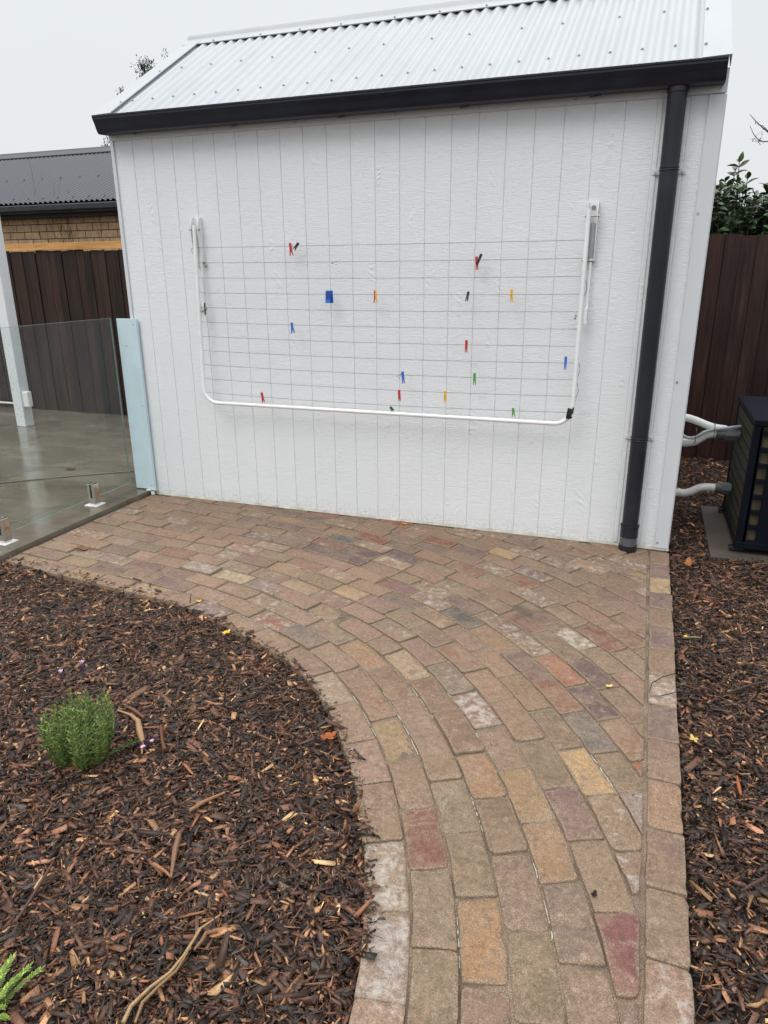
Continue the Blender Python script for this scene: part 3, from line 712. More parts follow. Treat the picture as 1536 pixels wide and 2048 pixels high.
# roof
def corrugated(name, x0, x1, y0, z0, y1, z1, mat, parent, amp=.0085, pitch=.0762, ny=6, th=.0015, ph=0):
    n = int((x1 - x0) / pitch * 12); xs = np.linspace(x0, x1, n + 1); L = math.hypot(y1 - y0, z1 - z0); ny_, nz_ = -(z1 - z0) / L, (y1 - y0) / L
    m = MB(); vs = []
    for lay in (0, -th):
        for j in range(ny + 1):
            t_ = j / ny
            for x in xs:
                hgt = amp * math.cos(2 * math.pi * (x - x0 + ph) / pitch) + lay
                vs.append((x, y0 + (y1 - y0) * t_ + ny_ * hgt, z0 + (z1 - z0) * t_ + nz_ * hgt))
    w_ = n + 1; q = (ny + 1) * w_
    fs = [(j * w_ + i, j * w_ + i + 1, (j + 1) * w_ + i + 1, (j + 1) * w_ + i) for j in range(ny) for i in range(n)]
    fs += [(q + j * w_ + i + 1, q + j * w_ + i, q + (j + 1) * w_ + i, q + (j + 1) * w_ + i + 1) for j in range(ny) for i in range(n)]
    fs += [(i + 1, i, q + i, q + i + 1) for i in range(n)]
    m.add(vs, fs); return m.build(name, mat, parent, smooth=True)
roof = corrugated('roof_sheet', .075, 3.52, EY, EZ, RY, RZ, M_ROOF, shed, ph=.0, amp=.0085)
corrugated('roof_sheet', .075, 3.52, 2 * RY - EY, EZ, RY, RZ, M_ROOF, shed)
U = Vector((0, RY - EY, RZ - EZ)).normalized(); N_ = Vector((0, -U.z, U.y))
def rp_(x, s, h=0): return Vector((x, EY, EZ)) + U * s + N_ * h
LEN = (Vector((0, RY, RZ)) - Vector((0, EY, EZ))).length
for side in (0, 1):
    xa, xb, xl = ((-.03, .105, .112), (3.478, 3.604, 3.498))[side]
    for back in (0, 1):
        b = MB(); f = (lambda v: Vector((v.x, 2 * RY - v.y, v.z))) if back else (lambda v: v)
        A_ = [f(rp_(x, s, h)) for s in (-.01, LEN) for (x, h) in ((xa, .012), (xb, .016), (xb, .010), (xa + (.003 if side == 0 else 0), .007))]
        b.add(A_, [(0, 1, 5, 4), (1, 2, 6, 5), (2, 3, 7, 6), (3, 0, 4, 7), (0, 3, 2, 1), (4, 5, 6, 7)])
        xo = -.03 if side == 0 else 3.604; xi = xo + (.004 if side == 0 else -.004)
        A_ = [f(rp_(x, s, h)) for s in (-.01, LEN) for (x, h) in ((xo, .012), (xi, .012), (xi, -.035), (xo, -.035))]
        b.add(A_, [(0, 1, 5, 4), (1, 2, 6, 5), (2, 3, 7, 6), (3, 0, 4, 7), (0, 3, 2, 1), (4, 5, 6, 7)])
        bg_ = b.build('barge_flashing', M_ROOF, shed)
        if not back:
            for s in (.16, .68):
                k = MB(); k.disc(rp_((.085, 3.49)[side], s, .014), N_, .0085, .003, 10); k.disc(rp_((.085, 3.49)[side], s, .017), N_, .0045, .004, 6); k.build('roof_screw', M_GALV, bg_)
rc = MB()                                                # ridge cap
w0 = .125
prof = [(-w0, .012), (-w0, .016), (-.03, .017)] 
def ridge(side_s, h): 
    p = rp_(0, LEN + side_s, h); return (p.y, p.z)
a1 = ridge(-w0, .008); a2 = ridge(-w0, .014); a3 = ridge(-.022, .016)
top_ = [(RY - .020, RZ + .022), (RY - .012, RZ + .034), (RY, RZ + .039), (RY + .012, RZ + .034), (RY + .020, RZ + .022)]
mir = lambda p: (2 * RY - p[0], p[1])
prof = [a1, a2, a3] + top_ + [mir(a3), mir(a2), mir(a1), mir(ridge(-.02, .008)), ridge(-.02, .008)]
rc.prism(prof, -.032, 3.606, 'x'); rcap = rc.build('ridge_cap', M_ROOF, shed)
sm = None
def screw(x, s, h, parent):
    global sm
    if sm is None:
        k = MB(); k.disc((0, 0, 0), N_, .0085, .003, 10); k.disc(N_ * .003, N_, .0045, .004, 6); me_ = k.build('roof_screw', M_GALV)
        sm = me_.data; bpy.data.objects.remove(me_)
    o = bpy.data.objects.new('roof_screw', sm); col.objects.link(o); o.parent = parent; o.location = rp_(x, s, h) - world_loc(parent); return o
for k in range(1, 23): screw(.075 + .0762 * 2 * k - .0762, .19, .009, shed)
for k in (2, 5, 8, 11, 15, 18, 21, 25, 28, 32, 35, 39, 42): screw(.075 + .0762 * k, .73, .009, shed)
for k in (2, 7, 11, 15, 20, 24, 28, 33, 37, 42): screw(.075 + .0762 * k, LEN - .10, .015, rcap)
# gutter
GY = -.150
gp = [(-.018, 2.46), (-.018, 2.397), (-.098, 2.392), (-.112, 2.396), (-.122, 2.412), (-.132, 2.44), (-.144, 2.462), (-.147, 2.468), (-.147, 2.478), (-.152, 2.481), (-.152, 2.489), (-.139, 2.489), (-.138, 2.483),
      (-.140, 2.466), (-.128, 2.438), (-.118, 2.414), (-.109, 2.402), (-.098, 2.398), (-.022, 2.402), (-.022, 2.46)]
gu = MB(); gu.prism(gp, -.012, 3.588, 'x')
for x0, x1 in ((-.014, -.011), (3.587, 3.590)):
    gu.prism([(-.018, 2.47), (-.018, 2.396), (-.098, 2.391), (-.112, 2.395), (-.122, 2.411), (-.133, 2.44), (-.145, 2.462), (-.149, 2.470), (-.153, 2.490)], x0, x1, 'x')
gut = gu.build('gutter', M_GUT, shed)
for x in (.22, .93, 1.62, 2.33, 3.0):
    k = MB(); k.obox((x - .03, -.03, 2.389), (x + .03, -.075, 2.386), .003, .002); k.build('gutter_bracket', M_BLACK, gut)
# downpipe
DX, DY, DR = 3.385, -.062, .045
dp = MB(); dp.tube([(DX, DY, z) for z in (.10, .6, 1.2, 1.8, 2.392)], DR, 28, cap=True)
dpo = dp.build('downpipe', M_PIPE, shed, smooth=True)
col_ = MB(); col_.tube([(DX, DY, 2.372), (DX, DY, 2.393)], .049, 28); col_.build('outlet_collar', M_GUT, dpo, smooth=True)
so_ = MB(); so_.tube([(DX, DY, .085), (DX, DY, .155)], .050, 28); so_.tube([(DX, DY, .146), (DX, DY, .156)], .0525, 28)
so_.build('pipe_collar', M_PIPE, dpo, smooth=True)
so_ = MB(); so_.tube([(DX, DY, -.02), (DX, DY, .085)], .0485, 28); so_.build('pipe_socket', M_PIPE2, dpo, smooth=True)
so_ = MB(); so_.tube([(DX, DY, -.02), (DX, DY, .034)], .0515, 28); so_.build('socket_rim', M_BLACK, dpo, smooth=True)
for z in (2.03, .66):
    s = MB(); s.tube([(DX + math.cos(a) * .0475, DY + math.sin(a) * .0475, z) for a in np.linspace(0, -math.pi, 14)], .0022, 6); s.tube([(DX + math.cos(a) * .047, DY + math.sin(a) * .047, z + .012) for a in np.linspace(0, -math.pi, 14)], .0022, 6)
    st = s.build('pipe_strap', M_PIPE, dpo, smooth=True)
    for sx_ in (-1, 1):
        k = MB(); k.box(*sorted((DX + sx_ * .044, DX + sx_ * .078)), -.012, -.006, z - .012, z + .012); k.disc((DX + sx_ * .065, -.012, z), (0, -1, 0), .006, .004, 8)
        k.build('strap_lug', M_TRIM, st, bevel=.001)

# ------------------------------------------------------------------ clothesline on the wall
cl = empty('clothesline', (1.8, 0, 1.8), 'white folding wall-mounted clothesline with eleven grey cords folded down', 'clothesline')
XL, XRr = .592, 3.013
def ay(z): return -.050 - (1.84 - z) / 1.11 * .05
fr_ = MB(); rad = .10; Lp = []
for z in np.linspace(1.845, .84, 8): Lp.append((XL, ay(z), z))
for a in np.linspace(0, math.pi / 2, 9)[1:]: Lp.append((XL + rad * (1 - math.cos(a)), ay(.73), .83 - rad * math.sin(a)))
for x in np.linspace(XL + rad, XRr - rad, 12)[1:]: Lp.append((x, ay(.73), .73))
for a in np.linspace(0, math.pi / 2, 9)[1:]: Lp.append((XRr - rad * (1 - math.sin(a)), ay(.73), .83 - rad * math.cos(a)))
for z in np.linspace(.84, 1.865, 8)[1:]: Lp.append((XRr, ay(z), z))
fr_.tube(Lp, .0125, 12); fro = fr_.build('frame', M_FRAME, cl, smooth=True)
for s, X in ((0, XL), (1, XRr)):
    b = MB(); zt, zb = (1.895, 1.60) if s == 0 else (1.905, 1.60)
    b.box(X - .026 + s * .018, X + .026 + s * .018, -.006, -.0005, zb, zt)
    for q in (-1, 1):
        xx = X + q * .026 + s * .018
        b.prism([(-.001, zt), (-.030, zt), (-.056, zt - .05), (-.056, zt - .10), (-.030, zb), (-.001, zb)], xx - .0018, xx + .0018, 'x')
    bo = b.build('wall_bracket', M_FRAME, cl, bevel=.0008)
    k = MB(); k.tube([(X - .034 + s * .018, -.048, zt - .075), (X + .034 + s * .018, -.048, zt - .075)], .004, 8); k.disc((X + .030 + s * .018, -.048, zt - .075), (1, 0, 0), .008, .006, 6); k.disc((X - .036 + s * .018, -.048, zt - .075), (1, 0, 0), .008, .006, 6)
    k.build('pivot_bolt', M_BOLT, bo)
    if s:
        k = MB(); k.disc((X + .02, -.006, zt - .03), (0, -1, 0), .011, .006, 12); k.build('coach_bolt', M_BOLT, bo)
        k = MB(); k.box(X + .004, X + .034, -.020, -.006, 1.625, 1.80); k.build('spring_plate', M_GALV, bo)
        k = MB(); k.disc((X - .02, -.03, 1.61), (1, 0, 0), .006, .07, 8); k.build('coach_bolt', M_BOLT, bo)
    else:
        k = MB(); k.disc((X + .03, -.02, 1.62), (1, -.2, 0), .009, .006, 8); k.disc((X + .038, -.012, 1.60), (1, -.2, 0), .007, .006, 8); k.build('coach_bolt', M_BOLT, bo)
    # support arm behind the frame
    k = MB(); x_ = X + (.022 if s == 0 else .028); k.obox((x_, -.02, 1.80 - s * .18), (x_, -.05, 1.30), .006, .009, (0, 1, 0)); sa = k.build('support_arm', M_FRAME, cl, bevel=.001)
    k = MB(); z_ = 1.345 if s == 0 else 1.335
    k.box(x_ - .012, x_ + .006, -.066, -.030, z_ - .055, z_ + .03); k.build('slide_clip', M_FRAME, sa, bevel=.001)
    k = MB(); q = (1 if s == 0 else -1); xb_ = X + q * .022
    k.disc((xb_, -.075, z_ - .02), (q, 0, 0), .008, .008, 8); k.disc((xb_ + .012 * (1 - s), -.05, z_ - .008), (q, 0, 0), .007, .008, 8); k.build('coach_bolt', M_BOLT, sa)
WZ = [1.713 - .0915 * i for i in range(11)]
def wire_pt(i, x):
    z = WZ[i]; u = (x - XL) / (XRr - XL); sag = (.002 + .0016 * i) * 4 * u * (1 - u); return Vector((x, ay(z), z - sag))
for i in range(11):
    k = MB(); k.tube([wire_pt(i, x) for x in np.linspace(XL + .012, XRr - .012, 24)], .0014, 6); k.build('line_cord', M_WIRE, cl, smooth=True)
k = MB(); k.tube([(XL - .005, -.02, 1.715), (XL - .03, -.03, 1.717), (XL - .045, -.035, 1.705), (XL - .045, -.035, 1.69), (XL - .036, -.035, 1.68)], .0016, 6); k.build('wire_hook', M_BOLT, cl, smooth=True)
for za, zb in ((1.52, 1.42), (1.08, .99), (.97, .87)):       # loose cord behind the right arm
    k = MB(); k.tube([(XRr + .008 + .012 * math.sin(u * math.pi), ay(za) + .012, za + (zb - za) * u) for u in np.linspace(0, 1, 8)], .0017, 6); k.build('cord_loop', M_WIRE, cl, smooth=True)

# ------------------------------------------------------------------ pegs
def wz(px, py):                                          # world point on the clothesline plane under a photo pixel
    d = M @ Vector(((px - 768) / 1427.16, -(py - 1024) / 1427.16, -1)); y = -.08
    for _ in range(4):
        t_ = (y - CAM.y) / d.y; p = CAM + d * t_; y = ay(p.z)
    return p
def peg(px0, py0, px1, py1, cA, cB, label, wide=.010, spread=.007, name='clothes_peg', yoff=0.0):
    a = wz(px0, py0); b = wz(px1, py1); c = (a + b) / 2; L = (a - b).length
    i = min(range(11), key=lambda i: abs(wire_pt(i, c.x).z - c.z))
    ax = (a - b).normalized(); wp = wire_pt(i, c.x); e = empty(name, (c.x, wp.y + yoff, c.z), label, 'clothes peg', 'pegs left on the clothesline')
    side = ax.cross(Vector((0, 1, 0))).normalized(); C0 = Vector((c.x, wp.y + yoff, c.z))
    for sg, cc in ((1, cA), (-1, cB)):
        m = MB(); pr = []
        st = [(.5, .0035, .0028), (.44, .0035, .0034), (.18, .0032, .0036), (.08, .0042, .0030), (0, .0032, .0034), (-.25, .0032 + spread * .45, .0026), (-.5, .0030 + spread, .0016)]
        vs = []
        for (u, off, hw) in st:
            for (o_, y_) in ((off - hw, -wide / 2), (off + hw, -wide / 2), (off + hw, wide / 2), (off - hw, wide / 2)):
                vs.append(C0 + ax * (u * L) + side * (sg * o_) + Vector((0, y_, 0)))
        fs = [(3, 2, 1, 0), tuple(range(len(vs) - 4, len(vs)))] + [(4 * j + k, 4 * j + (k + 1) % 4, 4 * j + 4 + (k + 1) % 4, 4 * j + 4 + k) for j in range(len(st) - 1) for k in range(4)]
        m.add(vs, fs); m.build('prong', PEG[cc], e, bevel=.0006, seg=1)
    s = MB()
    for k in range(3): s.tube([C0 + Vector((0, (k - 1) * .0022, 0)) + ax * (L * .1) + (side * math.cos(t_) + ax * math.sin(t_)) * .0042 for t_ in np.linspace(0, 2 * math.pi, 11)], .0009, 5, cap=False)
    s.obox(C0 + ax * (L * .02) - side * .007 + Vector((0, -wide / 2 - .0006, 0)), C0 + ax * (L * .02) + side * .007 + Vector((0, -wide / 2 - .0006, 0)), .0009, .0009, (0, 1, 0))
    s.build('spring', M_BOLT, e, smooth=True)
    return e
peg(580, 486, 583, 511, 'red', 'red', 'red peg on the topmost cord, left beside a tilted black peg')
peg(597, 486, 588, 499, 'black', 'black', 'small black peg tilted on the topmost cord beside the left red peg', spread=.004)
peg(953, 513, 954, 540, 'red', 'red', 'red peg on the second cord from the top, hanging beside a black one', spread=.002)
peg(964, 508, 955, 529, 'black', 'black', 'black peg leaning against the red peg on the second cord', spread=.001, yoff=-.012)
peg(750, 581, 751, 606, 'red', 'yellow', 'two-tone peg, half red and half yellow, on the fourth cord')
peg(937, 583, 933, 603, 'teal', 'teal', 'dark slate grey peg hanging tilted alone on the fourth cord', spread=.003)
peg(1023, 578, 1023, 605, 'yellow', 'yellow', 'upper yellow peg, alone on the fourth cord right of the slate grey peg', spread=.002)
peg(583, 645, 586, 667, 'blue', 'blue', 'blue peg on the sixth cord toward the left end of the clothesline', spread=.008)
peg(933, 680, 932, 705, 'red', 'red', 'red peg hanging alone on the seventh cord', spread=.002)
peg(1132, 713, 1130, 740, 'blue', 'blue', 'blue peg close to the right arm of the clothesline frame', spread=.002)
peg(805, 743, 807, 767, 'blue', 'blue', 'blue peg with a loose spring against it, directly above a red peg', spread=.004)
peg(949, 746, 949, 770, 'green', 'green', 'upper green peg hanging on the ninth cord', spread=.004)
peg(798, 780, 799, 802, 'red', 'red', 'red peg on the tenth cord just below a blue peg', spread=.002)
peg(890, 782, 890, 806, 'yellow', 'yellow', 'lower yellow peg on the tenth cord', spread=.003)
peg(523, 785, 527, 805, 'red', 'red', 'red peg tilted just above the bottom rail at lower left', spread=.005)
peg(1026, 816, 1027, 834, 'green', 'green', 'green peg just above the bottom rail toward the right', spread=.005)
peg(780, 814, 786, 822, 'green', 'black', 'short green and black peg on the lowest cord above the bottom rail', spread=.004, wide=.014)
# wide blue peg seen flat
a = wz(657, 581); b = wz(658, 606); c = (a + b) / 2; e = empty('clothes_peg', (c.x, ay(c.z), c.z), 'wide bright blue peg seen flat with dimples, on the fourth cord', 'clothes peg', 'pegs left on the clothesline')
hz_ = (a.z - b.z) / 2
for k_, (yo, dx) in enumerate(((-.008, 0), (.006, .010))):
    m = MB(); X0, X1 = c.x - .016 + dx, c.x + .014 + dx
    vs = [(X0, ay(c.z) + yo - .002, c.z + hz_), (X1, ay(c.z) + yo - .002, c.z + hz_), (X1 + .001, ay(c.z) + yo * 1.9 - .002, c.z - hz_), (X0 - .001, ay(c.z) + yo * 1.9 - .002, c.z - hz_)]
    vs += [(x, y + .004, z) for x, y, z in vs]
    m.add(vs, [(0, 1, 2, 3), (7, 6, 5, 4), (0, 4, 5, 1), (1, 5, 6, 2), (2, 6, 7, 3), (3, 7, 4, 0)]); pr_ = m.build('prong', PEG['blue'], e, bevel=.001)
    if k_ == 0:
        d_ = MB()
        for ix in range(3):
            for iz in range(5): d_.box(X0 + .006 + ix * .008, X0 + .0105 + ix * .008, ay(c.z) + yo - .0045 - iz * .0011, ay(c.z) + yo - .0022 - iz * .0011, c.z + hz_ - .013 - iz * .009, c.z + hz_ - .007 - iz * .009)
        d_.build('grip_dimple', plain('dimple_shade_blue', lin(8, 30, 80), .7), pr_)  # raised pads in darker blue, the shade of the hollows put into colour
# bare springs
def bare(px, py, label, ang):
    c = wz(px, py); e = empty('peg_spring', c, label, 'spring', 'bare peg springs')
    s = MB()
    for sg in (-1, 1):
        q = [c + Vector((math.cos(ang + sg * .28) * l, -.003, math.sin(ang + sg * .28) * l)) for l in (0, .012, .035)]; s.tube(q, .0016, 6)
    s.tube([c + Vector((math.cos(t_) * .004, -.003 + t_ * .0006, math.sin(t_) * .004)) for t_ in np.linspace(0, 4 * math.pi, 18)], .0012, 6)
    s.build('wire', M_BOLT, e, smooth=True)
bare(664, 526, 'small grey bare peg spring on the second cord', 0.0)
bare(803, 748, 'small grey bare spring beside the blue peg on the ninth cord', R(225))
c = wz(1142, 826); e = empty('frame_clip', c, 'black plastic clip with a wire tail on the lower right corner of the clothesline', 'clip')
m = MB(); m.obox(c + Vector((-.004, -.014, .028)), c + Vector((-.012, -.014, -.03)), .014, .010, (0, 1, 0)); m.obox(c + Vector((.004, -.026, .022)), c + Vector((-.006, -.028, -.008)), .008, .006, (0, 1, 0)); m.obox(c + Vector((.012, -.012, .036)), c + Vector((.008, -.012, .0)), .004, .008, (0, 1, 0)); m.obox(c + Vector((-.002, -.018, -.028)), c + Vector((.010, -.020, -.018)), .004, .005, (0, 1, 0))
m.build('jaw', M_BLACK, e, bevel=.002)
m = MB(); m.tube([c + Vector((0, -.02, 0)), c + Vector((.05, -.025, .003)), c + Vector((.11, -.02, .008))], .0017, 6); m.build('wire_tail', M_BOLT, e)

# ------------------------------------------------------------------ blue board at the corner of the shed
bb = empty('corner_board', (-.035, -.02, .035), 'pale blue primed board standing upright against the left corner of the shed', 'board')
m = MB(); m.prism([(-.118, -.028), (.046, -.028), (.052, -.014), (-.118, -.014)], .04, 1.264, 'z'); bo = m.build('board', M_BOARD, bb, bevel=.001)
for x, z in ((.02, 1.225), (-.055, 1.08), (.02, .66), (.02, .07)):
    k = MB(); k.disc((x, -.0275, z), (0, -1, 0), .0042, .0012, 10); k.build('screw_head', M_BOLT, bb)
k = MB(); k.box(-.02, .05, -.045, -.01, .0305, .038); k.box(.02, .05, -.045, -.04, .004, .038); k.build('foot_bracket', M_WPLATE, bb)

# ------------------------------------------------------------------ glass fence
gf = empty('glass_fence', (-.14, -.6, .03), 'frameless clear glass pool fence panel wet with rain, on steel spigots', 'fence')
m = MB(); GY0, GY1 = -1.66, -.062
m.box(-.1455, -.1345, GY0, GY1, .085, 1.267); gp_ = m.build('glass_pane', M_GLASS, gf)
m = MB(); m.box(-.1455, -.1345, GY1, GY1 + .0018, .085, 1.267); m.box(-.1455, -.1345, GY0, GY1, 1.2672, 1.269); m.box(-.1455, -.1345, GY0, GY1, .083, .0848); m.build('polished_edge', M_GEDGE, gp_)
for y in (-.448, -1.221):
    s = MB()
    for dx in (-.0175, .0175): s.box(-.14 + dx - .0105, -.14 + dx + .0105, y - .026, y + .026, .036, .185 + (dx > 0) * .0)
    s.box(-.1505, -.1295, y - .026, y + .026, .036, .084)
    sp = s.build('spigot', M_STEEL, gf, bevel=.002)
    k = MB(); k.box(-.19, -.09, y - .05, y + .05, .0305, .038); k.build('base_cover', M_WPLATE, sp, bevel=.002)
# rest of the fence line out of view of the lens but beside it
# ------------------------------------------------------------------ white post
vp = empty('verandah_post', (-2.72, 1.56, .03), 'tall white square post standing on the patio behind the glass', 'post')
m = MB(); m.box(-2.825, -2.705, 1.485, 1.605, .03, 4.2); po = m.build('shaft', M_POST, vp, bevel=.006)
m = MB(); m.box(-2.705, -2.63, 1.50, 1.56, .24, .40); m.build('outlet_box', M_WPLATE, vp, bevel=.008)
pp = MB(); pp.tube([(-6, 2.27, .10), (-3.6, 2.27, .10), (-3.5, 2.265, .10)],   .012, 10); tag(pp.build('drain_pipe', M_PVC, smooth=True), 'thin white pipe running low along the foot of the left fence', 'pipe')

# ------------------------------------------------------------------ fences
def paling(name, x0, x1, y, z0, z1, w_, mat, label, seed):
    r = random.Random(seed); f = empty(name, ((x0 + x1) / 2, y, 0), label, 'fence')
    m = MB(); x = x0; k = 0
    while x < x1:
        ww = w_ * r.uniform(.92, 1.08); g = r.uniform(.5, 1.45); lap = k % 2
        yy = y - (.006 if lap else 0) + r.uniform(-.002, .002); tl = r.gauss(0, .0025); zt = z1 + r.uniform(-.012, .008)
        c = (g * r.uniform(.92, 1.1), g, g * r.uniform(.9, 1.05), 1); wd = ww + (.012 if not lap else 0)
        x_o = .0; wd = ww
        vs = [(x + x_o + a * wd + tl * zz, yy + b, z0 if zz == 0 else zt) for zz in (0, 1) for a, b in ((0, 0), (1, 0), (1, .012), (0, .012))]
        m.add(vs, [(3, 2, 1, 0), (4, 5, 6, 7), (0, 1, 5, 4), (1, 2, 6, 5), (2, 3, 7, 6), (3, 0, 4, 7)], c); x += ww + r.uniform(.002, .006); k += 1
    m.build('paling', mat, f)
    bk_ = MB(); bk_.box(x0, x1, y + .0145, y + .020, z0 + .01, z1 - .02, (.12, .12, .12, 1)); bk_.build('gap_shade_sheet', mat, f)  # darkened sheet added behind the palings, paints the shade in the gaps
    rl = MB()
    for z in (.35, 1.0, 1.55): rl.box(x0, x1, y + .022, y + .06, z - .04, z + .04, (.8, .8, .8, 1))
    rl.build('rail', mat, f)
    return f
fl_ = paling('paling_fence', -9, .6, 2.35, .0, 1.80, .088, M_FENL, 'dark weathered paling fence at left with a fresh pine board along its top', 3)
m = MB(); m.box(-9, -3.02, 2.325, 2.36, 1.803, 1.873); m.box(-3.016, .6, 2.322, 2.357, 1.806, 1.878); m.build('top_board', M_PINE, fl_, bevel=.002)
paling('paling_fence', 1.2, 9.5, 2.52, -.06, 1.825, .112, M_FENR, 'dark brown stained paling fence behind the heat pump at right', 5)

# ------------------------------------------------------------------ neighbour's building
nb = empty('brick_outbuilding', (-4, 3.4, 0), 'tan brick building with dark corrugated roof beyond the left fence', 'building')
m = MB(); m.box(-9, 1.0, 3.42, 7.2, -.05, 2.24); m.build('brick_wall', M_NBRICK, nb)
m = MB(); m.box(-9.2, 1.2, 3.24, 3.40, 2.215, 2.33); m.box(-9.2, 1.2, 3.40, 3.44, 2.215, 2.40); m.build('fascia', M_DFASC, nb)
corrugated('roof_sheet', -9.2, 1.2, 3.13, 2.372, 5.25, 3.262, M_DROOF, nb, ny=2, amp=.011); corrugated('roof_sheet', -9.2, 1.2, 7.37, 2.372, 5.25, 3.262, M_DROOF, nb, ny=1)
gx = MB(); gx.prism([(3.13, 2.345), (3.10, 2.345), (3.095, 2.335), (3.10, 2.285), (3.12, 2.262), (3.16, 2.255), (3.235, 2.258), (3.235, 2.27), (3.16, 2.268), (3.125, 2.275), (3.11, 2.29), (3.108, 2.335), (3.13, 2.338)], -9.2, 1.2, 'x'); gx.build('gutter', M_DGUT, nb)
gx = MB(); gx.prism([(5.07, 3.20), (5.07, 3.212), (5.23, 3.29), (5.25, 3.31), (5.27, 3.29), (5.43, 3.212), (5.43, 3.20), (5.25, 3.27)], -9.2, 1.2, 'x'); gx.build('ridge_cap', M_DGUT, nb)
Ud = Vector((0, 2.12, .89)).normalized(); Nd = Vector((0, -Ud.z, Ud.y)); k0 = MB(); k0.disc((0, 0, 0), Nd, .011, .008, 6); so2 = k0.build('roof_screw', M_DGUT); md = so2.data; bpy.data.objects.remove(so2)
for s_, sp_n in ((.12, 3), (.95, 4)):
    for k in range(22):
        o = bpy.data.objects.new('roof_screw', md); col.objects.link(o); o.parent = nb; o.location = Vector((-5.3 + .0762 * (math.floor(0) + sp_n * k) + .014, 3.13, 2.372)) + Ud * s_ + Nd * .009 - Vector(nb.location)
        if o.location.x + nb.location.x > -1.7: bpy.data.objects.remove(o); break
# bare climber on its wall
cb = MB(); r_ = random.Random(4)
def twig(m, p, d, L, r0, depth, rr, spread=.6, leaf=None, c=None):
    p = Vector(p); d = Vector(d).normalized(); n_ = 5; pts = [p]; 
    for k in range(n_):
        d = (d + Vector((rr.gauss(0, .12), rr.gauss(0, .12), rr.gauss(0, .12)))).normalized(); p = p + d * L / n_; pts.append(p)
    m.tube(pts, [r0 * (1 - .6 * k / n_) for k in range(n_ + 1)], 5, c=c)
    if leaf: leaf(pts)
    if depth > 0:
        for k in range(1, n_ + 1):
            if rr.random() < .75: twig(m, pts[k], d + Vector((rr.gauss(0, spread), rr.gauss(0, spread), rr.gauss(0, spread))), L * rr.uniform(.35, .6), r0 * .55, depth - 1, rr, spread, leaf, c)
cv = empty('bare_climber', (-3.6, 3.38, 0), 'thin leafless climber stems on the tan brick wall above the left fence', 'plant')
for x in (-4.0, -3.82, -3.6, -3.52, -3.2, -2.5, -3.35):
    twig(cb, (x, 3.385, 1.3), (r_.gauss(0, .12), 0, 1), .9, .0045, 2, r_, .35)
cb.v = [(x, min(y, 3.412) if True else y, z) for x, y, z in cb.v]; cb.v = [(x, 3.395 + (y - 3.395) * .12, z) for x, y, z in cb.v]
cb.build('stem', M_BARK, cv)

# ------------------------------------------------------------------ vegetation helpers
def leaf_shape(m, p, d, up, L, W, c, curl=.25, fold=.25):
    p = Vector(p); d = Vector(d).normalized(); s = d.cross(Vector(up))
    if s.length < .05: s = d.cross(Vector((1, 0, 0)))
    s.normalize(); u = s.cross(d); st = [(0, .04), (.25, .75), (.5, 1), (.75, .75), (1, .03)]; vs = []
    for t_, w_ in st:
        q = p + d * (L * t_) - u * (curl * L * t_ * t_)
        vs += [q - s * (W * w_ / 2) + u * (fold * W * w_ / 2), q, q + s * (W * w_ / 2) + u * (fold * W * w_ / 2)]
    fs = []
    for j in range(4):
        a = 3 * j; fs += [(a, a + 1, a + 4, a + 3), (a + 1, a + 2, a + 5, a + 4)]
    m.add(vs, fs, c)
def jit(c, r, k=.25):
    f = math.exp(r.gauss(0, k)); return (c[0] * f * r.uniform(.85, 1.15), c[1] * f, c[2] * f * r.uniform(.85, 1.15), 1)

# laurel bush behind the right fence
r_ = random.Random(21)
lb = empty('laurel_bush', (4.0, 3.1, 0), 'dark glossy broad-leaved bush rising behind the right fence beside the shed', 'bush')
st_ = MB(); lf = MB()
def laurel_shoot(x, y, z0, z1):
    lean = Vector((r_.gauss(0, .06), r_.gauss(0, .06), 1)); n_ = max(3, int((z1 - z0) / .036)); st_.tube([(x, y, z0), (x + lean.x * (z1 - z0), y + lean.y * (z1 - z0), z1)], [.007, .003], 5)
    for k in range(n_):
        t_ = (k + .5) / n_; p = Vector((x, y, z0)) + lean * ((z1 - z0) * t_); a = k * 2.4 + r_.uniform(-.4, .4); top = t_ > .8
        for q in range(2):
            aa = a + q * math.pi; el = r_.uniform(.5, 1.0) if top else r_.uniform(-.1, .7)
            leaf_shape(lf, p, (math.cos(aa) * math.cos(el), math.sin(aa) * math.cos(el), math.sin(el)), (r_.gauss(0, .5), r_.gauss(-.3, .5), 1), r_.uniform(.07, .10), r_.uniform(.034, .046), jit((.042, .078, .030), r_, .45), r_.uniform(.2, .6), .3)
for k in range(330):
    x = r_.uniform(3.55, 5.6); y = r_.uniform(2.72, 3.6); cap_ = 2.22 + .06 * math.sin(x * 9) - .10 * abs(x - 4.0) + r_.uniform(-.25, .06)
    laurel_shoot(x, y, r_.uniform(1.2, 1.9), cap_)
for px, py in ((1487, 312), (1466, 330), (1452, 352), (1436, 362), (1500, 345), (1475, 350), (1425, 372), (1517, 392)):
    d = M @ Vector(((px - 768) / 1427.16, -(py - 1024) / 1427.16, -1)); t_ = (3.05 - CAM.y) / d.y; p = CAM + d * t_; laurel_shoot(p.x, p.y, p.z - .45, p.z - .03)
st_.build('trunk', M_BARK, lb); lf.build('foliage', M_LEAF, lb)
